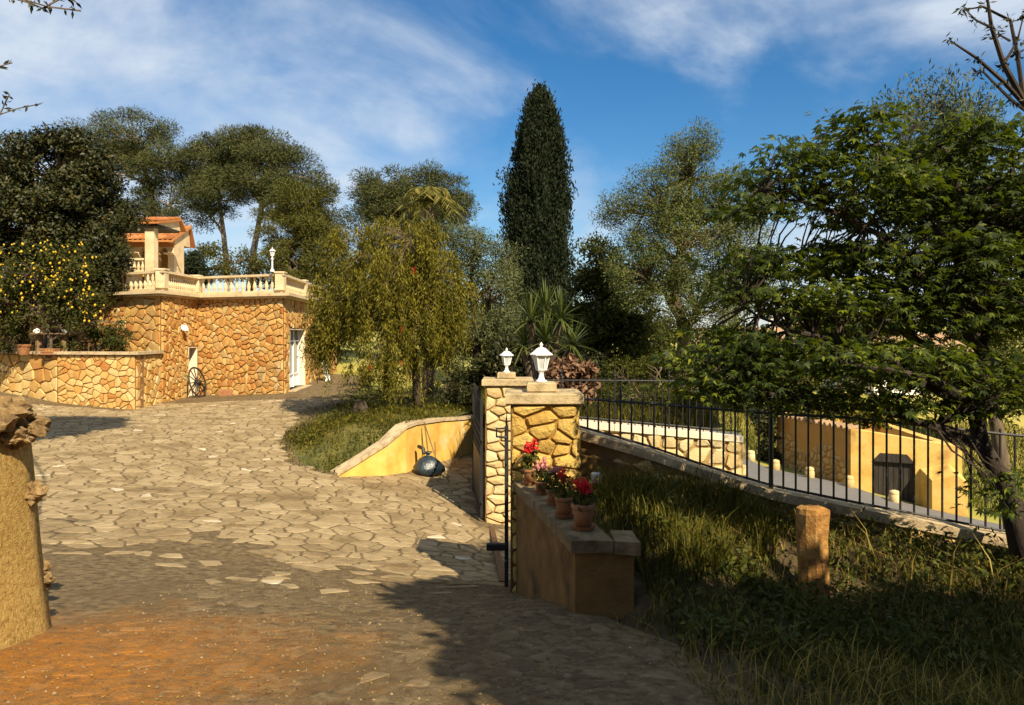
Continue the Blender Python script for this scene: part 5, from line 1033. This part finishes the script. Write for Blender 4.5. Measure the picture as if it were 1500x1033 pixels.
def rosette(name, label, base, heads, L, w, mt, nb, cat, el=(-.4,1.4), trunk=.12):
    T = thing(name, label, cat, base)
    for c in heads:
        build('trunk', MB().tube([base,(c[0],c[1],c[2]-.05)], [trunk,trunk*.7], 8), M['bark'], T)
        for k in range(nb):
            a = k*2.39996; e = el[0]+(el[1]-el[0])*random.random(); LL = L*random.uniform(.8,1.15); v = []; f = []; h = Vector((math.cos(a),math.sin(a),0)); s = Vector((-math.sin(a),math.cos(a),0))
            for i in range(6):
                t = i/5; p = Vector(c)+h*LL*t*math.cos(e)+Vector((0,0,1))*(LL*t*math.sin(e)-.10*LL*t*t*(1.3-e*.6)); ww = w*(1-t)**.6*(.6+.9*t if t < .4 else .96)+.001; v += [tuple(p-s*ww+Vector((0,0,ww*.4))), tuple(p), tuple(p+s*ww+Vector((0,0,ww*.4)))]
            for i in range(5): f += [(i*3,i*3+1,i*3+4,i*3+3),(i*3+1,i*3+2,i*3+5,i*3+4)]
            build('blade', MB().add(v, f), mt, T, True)
rosette('yucca', 'big spiky yucca with sword leaves behind the lanterns', (PX(792,16.5),16.5,-1.7), [P(778,470,16.0),P(822,466,16.1),P(800,455,16.4),P(800,500,15.8),P(768,505,16.2),P(838,505,16.3)], .70, .026, M['l_yucca'], 58, 'yucca', el=(-.5,1.5))
def cycad():
    d = 18.3; x, y = PX(528,d), d; z = float(zbed(np.array([x]),np.array([y]))[0]); c = np.array((x,y,z+.3)); T = thing('cycad', 'dark sago palm crouching under the weeping tree', 'cycad', (x,y,z))
    build('trunk', MB().lathe((x,y,z-.05), [(.16,0),(.18,.2),(.12,.36)], 10, jit=.1), M['bark'], T)
    for k in range(30):
        a = k*2.4; el = .15+1.0*random.random(); L = random.uniform(.7,.95); t = np.linspace(.08,1,22)[:,None]; h = np.array([math.cos(a),math.sin(a),0]); q = c+h*L*t*math.cos(el)+np.array([0,0,1])*(L*t*math.sin(el)-.5*L*t*t); tg = np.gradient(q,axis=0); tg /= np.linalg.norm(tg,axis=1)[:,None]; s = np.cross(tg,[0,0,1]); s /= np.linalg.norm(s,axis=1)[:,None]+1e-9
        leaves('frond', np.concatenate([q,q]), .15, .014, M['l_carob'], T, up=.6, axis=np.concatenate([s,-s])*.85+np.concatenate([tg,tg])*.45, axw=.95)
cycad()

# maple on the bank: palmate leaves
def palmate(sz=1.0):
    v = []; f = []
    for k, (a, l) in enumerate(((0,1),(.62,.92),(-.62,.92),(1.25,.66),(-1.25,.66))):
        c, s = math.cos(a), math.sin(a); o = len(v); w = .15*l
        for (p, q, z) in ((0,0,0),(.5*l,w,.03),(l,0,-.10*l),(.5*l,-w,.03)): v.append((p*c-q*s, p*s+q*c, z))
        f.append((o,o+1,o+2,o+3))
    return np.array(v)*sz, f
def palm_mesh(name, C, D, U, size):
    """instances of a palmate leaf; D direction, U up normal"""
    pv, pf = palmate(); n = len(C); D = D/np.linalg.norm(D,axis=1)[:,None]; U = U-D*(U*D).sum(1)[:,None]; U /= np.linalg.norm(U,axis=1)[:,None]; B = np.cross(U,D)
    V = C[:,None]+size[:,None,None]*(pv[None,:,0,None]*D[:,None]+pv[None,:,1,None]*B[:,None]+pv[None,:,2,None]*U[:,None]); k = len(pv); Fi = (np.arange(n)[:,None,None]*k+np.array(pf)[None]).ravel()
    return npmesh(name, V.reshape(-1,3), Fi, 4)
def maple():
    b = (PX(1505,6.3),6.3,-2.1); T = thing('maple_tree', 'spreading maple with layered feathery green leaves on the grass bank', 'tree', b)
    w = lambda px, py, d: np.array(P(px,py,d))
    trunk = [np.array(b), w(1478,720,6.3), w(1440,655,6.3), w(1425,600,6.35), w(1440,520,6.4), w(1450,430,6.5)]
    mb = MB().tube([tuple(p) for p in trunk], [.095,.08,.065,.055,.045,.025], 9); mb.tube([b, tuple(w(1530,640,6.5)), tuple(w(1520,480,6.6)), tuple(w(1485,340,6.6))], [.10,.08,.06,.02], 8)
    build('trunk', mb, M['dark_bark'], T, True)
    lim = [[w(1440,655,6.3),w(1370,625,6.1),w(1290,598,6.0),w(1200,598,5.9),w(1110,570,5.8),w(1050,540,5.8)], [w(1425,600,6.35),w(1350,560,6.1),w(1260,510,6.0),w(1160,480,5.9),w(1090,450,5.9)], [w(1440,520,6.4),w(1370,430,6.2),w(1300,350,6.2),w(1200,300,6.1),w(1120,280,6.0)], [w(1445,470,6.4),w(1390,360,6.3),w(1330,260,6.2),w(1260,190,6.2)], [w(1450,430,6.5),w(1420,320,6.4),w(1390,230,6.4),w(1350,180,6.4)], [w(1480,340,6.6),w(1480,260,6.5),w(1490,210,6.5)], [w(1425,600,6.35),w(1380,560,5.6),w(1300,540,5.3),w(1230,530,5.2)], [w(1430,560,6.4),w(1300,470,6.8),w(1200,400,6.9),w(1110,360,6.9)]]
    br = MB(); allp = []
    for L in lim:
        n = len(L); pts = []
        for i in range(n-1):
            for t in (0,.33,.66): pts.append(L[i]*(1-t)+L[i+1]*t+RNG.normal(0,.015,3))
        pts.append(L[-1]); m = len(pts); br.tube([tuple(p) for p in pts], [.045*(1-.85*i/(m-1)) for i in range(m)], 6); allp += pts[3:]
    allp = np.array(allp)
    lob = [lobe(1390,215,6.4,95,38,.6),lobe(1245,205,6.2,62,45,.5),lobe(1160,250,6.1,72,36,.5),lobe(1110,300,6.0,45,26,.4),lobe(1270,290,6.3,95,50,.7),lobe(1420,300,6.5,100,60,.8),lobe(1330,380,6.4,120,50,.8),lobe(1200,380,6.8,70,34,.5),lobe(1120,430,5.9,75,40,.5),lobe(1230,450,6.0,90,40,.6),lobe(1400,450,6.4,110,60,.8),lobe(1080,505,5.8,62,34,.4),lobe(1180,520,5.7,110,34,.6),lobe(1300,530,5.6,110,36,.6),lobe(1060,555,5.8,45,28,.4),lobe(1150,575,5.8,80,26,.4),lobe(1250,580,5.8,60,22,.4),lobe(1440,560,6.3,70,50,.6),lobe(1480,400,6.6,60,100,.8),lobe(1540,330,6.6,60,120,.8),lobe(1470,720,6.1,26,34,.25),lobe(1350,600,6.1,60,18,.4),lobe(1045,530,5.8,42,26,.35),lobe(1030,565,5.8,28,18,.3),lobe(1100,385,6.0,45,24,.4)]
    lob = [(c*1.03 if (c[0]/c[1]*F+CX < 1330 and c[2] < .35) else c, r*np.array([1.03,1,.9])) for c, r in lob]; C, idx = sample_lobes(lob, 1250, .4); P0 = []; D0 = []
    for p in C:
        s = allp[np.argmin(np.linalg.norm(allp-p,axis=1))]; 
        if np.linalg.norm(s-p) > .06: pts = curve_pts(s, p, 3, .06, .08); br.tube([tuple(q) for q in pts], [.011,.008,.006,.003], 4, False)
        m = random.randint(12,20); q = p+RNG.normal(0,1,(m,3))*np.array([.15,.15,.022]); P0.append(q); d = q-p; d[:,2] = -.05; D0.append(d+RNG.normal(0,.06,(m,3)))
    build('branches', br, M['dark_bark'], T); Q = np.concatenate(P0); D = np.concatenate(D0); n = len(Q); D[:,2] -= .25*np.linalg.norm(D,axis=1); D += 1e-6; U = RNG.normal(0,.35,(n,3))+np.array([0,0,1.]); size = RNG.uniform(.045,.085,n)
    px = CX+Q[:,0]/Q[:,1]*F; py = HY-Q[:,2]/Q[:,1]*F; sc = size/Q[:,1]*np.where((px < 1490) & (px > 1000), 1, .2); order = np.argsort(-sc); one = order[:290]; rest = order[290:]
    o = link('crown', palm_mesh('crown', Q[rest], D[rest], U[rest], size[rest]), M['l_maple'], T); o['kind'] = 'stuff'
    for i in one: link('leaf', palm_mesh('leaf', Q[i:i+1], D[i:i+1], U[i:i+1], size[i:i+1]), M['l_maple'], T)
maple()
tree('olive_tree', 'olive tree showing its top shoots above the maple', (PX(1505,9.8),9.8,-3.9), [lobe(1320,165,9.8,22,34,.4),lobe(1375,150,9.8,34,34,.5),lobe(1420,175,9.8,35,28,.5),lobe(1360,230,9.8,80,50,.8),lobe(1400,320,9.8,90,70,.9)], .12, 190, .26, 110, .075, .018, M['l_olive'], flat=1.7, axis=(0,0,1), axw=.45, twig=.007)
def bare_tree():
    d = 4.6; w = lambda px, py, dd=d: P(px,py,dd); b = (PX(1720,d), d, -2.1); T = thing('bare_tree', 'nearly leafless tree reaching dark branches over the maple', 'tree', b)
    build('trunk', MB().tube([b,w(1700,600),w(1640,350),w(1570,240),w(1520,175)], [.10,.08,.06,.045,.03], 8), M['dark_bark'], T, True); mb = MB(); tips = []
    for L, r in (([w(1540,200),w(1500,150),w(1470,95),w(1452,40),w(1445,-10)],.026),([w(1520,175),w(1470,120),w(1430,85),w(1392,60)],.018),([w(1520,175),w(1480,145),w(1440,105),w(1425,108)],.013),([w(1500,150),w(1490,80),w(1480,30),w(1440,10),w(1410,15)],.015),([w(1500,150),w(1520,60),w(1500,-20)],.018),([w(1470,95),w(1490,60),w(1500,20)],.010),([w(1452,40),w(1430,30),w(1412,12)],.009),([w(1480,60),w(1462,50),w(1450,55)],.008)):
        mb.tube(L, [r*(1-.7*i/(len(L)-1)) for i in range(len(L))], 5); tips += [np.array(q) for q in L[1:]]
    build('branches', mb, M['dark_bark'], T); q = np.concatenate([t+RNG.normal(0,.015,(14,3)) for t in tips]); leaves('crown', q, .045, .012, M['l_carob'], T, up=0)
bare_tree()
def edge_pine():
    d = 9.6; b = (-8.3, d, zg1(-8.3,d)); T = tree('overhanging_tree', 'tall tree beside the drive with leafy twigs hanging into the upper corner', b, [(np.array((-7.0,10.9,6.2)),np.array((1.5,1.0,.5))),(np.array((-8.6,10.0,6.3)),np.array((1.4,1.0,.9))),(np.array((-6.2,11.0,6.2)),np.array((.9,.8,.4))),(np.array((-6.7,8.9,6.0)),np.array((1.0,.9,.4))),(np.array((-6.3,10.0,6.2)),np.array((.9,.8,.35)))], .17, 260, .5, 110, .18, .09, M['l_carob'], flat=.7)
    mb = MB(); Q = []; dd = 5.0
    for L in ([(-40,-40),(20,-5),(70,10),(118,16)],[(10,-5),(45,5),(62,12)],[(70,8),(95,-5),(110,2)]): 
        p = [np.array(P(a,c,dd)) for a,c in L]; mb.tube([tuple(q) for q in p], .006, 4); Q += [p[i]*(1-t)+p[i+1]*t for i in range(len(p)-1) for t in np.linspace(0,1,9)]
    for L in ([(-30,190),(0,168),(22,160),(60,152)],[(0,168),(8,150),(14,138)],[(-20,105),(0,97),(18,92)]):
        p = [np.array(P(a,c,dd)) for a,c in L]; mb.tube([tuple(q) for q in p], .004, 4); Q += [p[i]*(1-t)+p[i+1]*t for i in range(len(p)-1) for t in np.linspace(0,1,5)]
    mb.tube([tuple(P(-40,-40,dd)),(-4.6,6.6,3.6),(-6.4,8.6,4.9),(-8.0,9.6,5.2)], [.008,.02,.035,.05], 5); mb.tube([tuple(P(-30,190,dd)),(-4.6,6.4,3.0),(-5.6,7.6,4.2),(-6.4,8.6,4.9)], [.005,.015,.02,.03], 5); mb.tube([tuple(P(-20,105,dd)),(-4.4,6.2,3.2),(-4.6,6.4,3.0)], [.004,.01,.015], 5)
    build('hanging_twigs', mb, M['bark'], T); leaves('twig_leaves', np.array(Q), .055, .022, M['l_carob'], T, up=.2)
edge_pine()
# shade tree standing behind the viewer on the right, its shadow lies on the planter and the drive edge
tree('shade_tree', 'broad leafy tree on the bank that throws shade on the drive edge', (5.2,-1.8,-1.6), [(np.array(c), np.array(r)) for c, r in (((2.5,1.5,2.5),(.75,.75,.5)),((2.35,2.35,2.3),(.6,.75,.3)),((1.95,2.1,2.3),(.32,.4,.2)),((3.4,.5,2.3),(.85,.8,.5)),((4.6,-.4,2.4),(1.5,1.3,.6)),((6.6,-.4,2.4),(1.7,1.3,.6)),((4.2,.5,2.2),(1.2,.7,.4)),((5.9,.5,2.2),(1.3,.6,.4)),((2.95,.0,2.4),(.75,1.0,.4)),((3.3,-.9,2.4),(.95,.7,.4)),((4.3,-1.3,2.3),(1.2,.8,.6)),((4.0,-.4,2.9),(1.1,.9,.4)),((5.2,.1,2.9),(1.6,.8,.4)))], .16, 820, .42, 120, .20, .12, M['l_shade'], flat=.7, shell=.3)

def sky_block_hedge(pts, h, label):  # added out of view to keep skylight off the shaded foreground
    T = thing('sky_block_hedge', label, 'hedge', (*pts[0], zg1(*pts[0])), 'added unseen hedges that block skylight'); mb = MB(); Q = []; O = []
    for (a, b) in zip(pts[:-1], pts[1:]):
        A, B = np.array(a, float), np.array(b, float); t = (B-A)/np.linalg.norm(B-A); nn = np.array([-t[1], t[0]]); L = np.linalg.norm(B-A); z0 = zg1(*((A+B)/2))
        mb.add([(*(A+nn*.5), z0-.5), (*(B+nn*.5), z0-.5), (*(B+nn*.3), z0+h-.3), (*(A+nn*.3), z0+h-.3), (*(A-nn*.5), z0-.5), (*(B-nn*.5), z0-.5), (*(B-nn*.3), z0+h-.3), (*(A-nn*.3), z0+h-.3)], [(0,1,2,3),(5,4,7,6),(4,0,3,7),(1,5,6,2),(3,2,6,7)])
        m = int(L*h*220); u = RNG.uniform(0, L, m); w = RNG.uniform(-.75, .75, m); zz = z0+h*RNG.random(m)**.9+.12*np.sin(u*3); P2 = A+t*u[:,None]+nn*w[:,None]; Q.append(np.column_stack([P2, zz])); O.append(np.column_stack([nn[0]*np.sign(w), nn[1]*np.sign(w), .3+0*w]))
    build('stems', mb, M['bark'], T); leaves('foliage', np.concatenate(Q), .16, .08, M['l_shade'], T, out=np.concatenate(O))
sky_block_hedge([(-7,-6.5),(0,-7.0),(8,-6.5)], 4.2, 'added unseen hedge behind the camera that blocks skylight')
sky_block_hedge([(8.6,-6),(9.2,-1),(9.6,3.5)], 3.6, 'added unseen hedge right of the camera that blocks skylight')

# ------------------------------------------------------------------ grass and ground cover
def scatter(poly, n, bbox, dens=None):
    x = RNG.uniform(bbox[0], bbox[1], n); y = RNG.uniform(bbox[2], bbox[3], n); k = inpoly(poly)(x, y)
    if dens is not None: k &= RNG.random(n) < dens(x, y)
    return x[k], y[k]
patch = lambda sx, ph: (lambda x, y: np.clip(.55+.5*np.sin(x*sx+ph)*np.cos(y*sx*1.2+ph*2)+.3*np.sin(x*sx*2.7+y*3), .08, 1))
BG = [(1.12,2.6),(.90,4.2),(.66,5.1),(.98,5.2),(.96,5.66),(.66,5.7),(.40,7.4),(.70,7.5),(.74,7.55)]+[(x, y-.2) for x, y in zip(FX[2:], FY[2:])]+[(7,1)]
x, y = scatter(BG, 90000, (.3,7,2.5,8), patch(1.6,.4)); blades('bank_grass', x, y, zbank, .115, .008, M['l_grass'], .9)
x, y = scatter(BG, 16000, (.3,7,2.5,8), patch(1.3,2.2)); blades('dry_grass', x, y, zbank, .20, .005, M['l_dry'], .8)
x, y = scatter([(.95,5.7),(.7,7.4),(1.4,7.5),(2.6,7.2),(2.2,6.3),(1.3,5.6)], 11000, (.5,2.7,5.5,7.6), patch(2.1,1.2)); blades('tall_grass', x, y, zbank, .33, .009, M['l_grass'], .55)
x, y = scatter([(1.0,4.4),(1.1,7.4),(3.0,7.2),(5.2,6.5),(5,4.4),(2.5,4.0)], 14000, (1.0,5.2,4.0,7.4), patch(1.9,3.3)); q = np.stack([x,y,zbank(x,y)+RNG.uniform(.02,.2,len(x))],1); o = leaves('bank_weeds', q, .07, .03, M['l_green'], None, up=.5, stuff=True)
x, y = scatter(BEDP, 60000, (-6.2,.8,14,27), lambda x, y: np.where(y < 19.5, 1, .25)*patch(1.4,.9)(x,y)); blades('bed_grass', x, y, zbed, .15, .012, M['l_grass'], .8)
x, y = scatter(BEDP, 26000, (-6.2,.8,14,27), lambda x, y: np.where(y < 20, 1, .2)*patch(1.9,2.9)(x,y)); q = np.stack([x,y,zbed(x,y)+RNG.uniform(.0,.16,len(x))],1); leaves('bed_ground_cover', q, .09, .035, M['l_grass'], None, up=.5, stuff=True)
x, y = scatter([(-.6,13),(3.65,13),(3.65,24),(-.6,24)], 30000, (-.6,3.7,13,24)); blades('lawn_grass', x, y, ZGARD, .36, .016, M['l_grass'], .5)
x, y = scatter([(3.5,34),(8.5,46),(30,46),(30,27),(17,26.5),(16.5,34)], 50000, (3.5,30,26,46)); blades('verge_grass', x, y, zg, .22, .03, M['l_grass'], .6)
x, y = scatter([(2.6,5.6),(3.6,5.5),(4.4,6.3),(3.2,6.8)], 90, (2.5,4.5,5.4,6.9)); blades('dry_stalks', x, y, zbank, .50, .010, M['l_dry'], .9)
bpy.data.objects['dry_stalks']['label'] = 'tall bent straw stalks between the stone post and the maple'; bpy.data.objects['dry_stalks']['category'] = 'grass'
for lo in ['bank_grass','dry_grass','tall_grass','bank_weeds','bed_grass','bed_ground_cover','lawn_grass','verge_grass']:
    bpy.data.objects[lo]['label'] = {'bank_grass':'shaggy green grass on the bank','dry_grass':'dry straw coloured grass among the bank grass','tall_grass':'tall grass behind the flower pots','bank_weeds':'leafy weeds around the stone post','bed_grass':'grass on the shrub bed','bed_ground_cover':'low leafy ground cover on the shrub bed','lawn_grass':'long grass behind the cream wall','verge_grass':'green grass beyond the lane'}[lo]; bpy.data.objects[lo]['category'] = 'grass'
def litter():
    n = 4200; y = RNG.uniform(2.6, 8.5, n); x = RNG.uniform(-3, 1.0, n); k = (x > -2.55) & (np.abs(x) < .75*y) & (x < np.array([drive_edges(t)[1] for t in y])-.05) & (RNG.random(n) < np.clip(1.25-y/8, .1, 1)); x, y = x[k], y[k]
    z = zg(x,y)+.012+.012*np.sin(x*2.3+y*.7)*np.sin(y*1.9)+.004; o = leaves('leaf_litter', np.stack([x,y,z],1), .022, .010, M['litter'], None, up=2.2, droop=0, axis=None, stuff=True)
    me = o.data; co = np.empty(len(me.vertices)*3, np.float32); me.vertices.foreach_get('co', co); co = co.reshape(-1,4,3); co[:,:,2] = z[:,None]+np.abs(co[:,:,2]-z[:,None])*.35; me.vertices.foreach_set('co', co.ravel()); me.update()
    o['label'] = 'fallen leaves scattered over the foreground paving'; o['category'] = 'leaf litter'
litter()
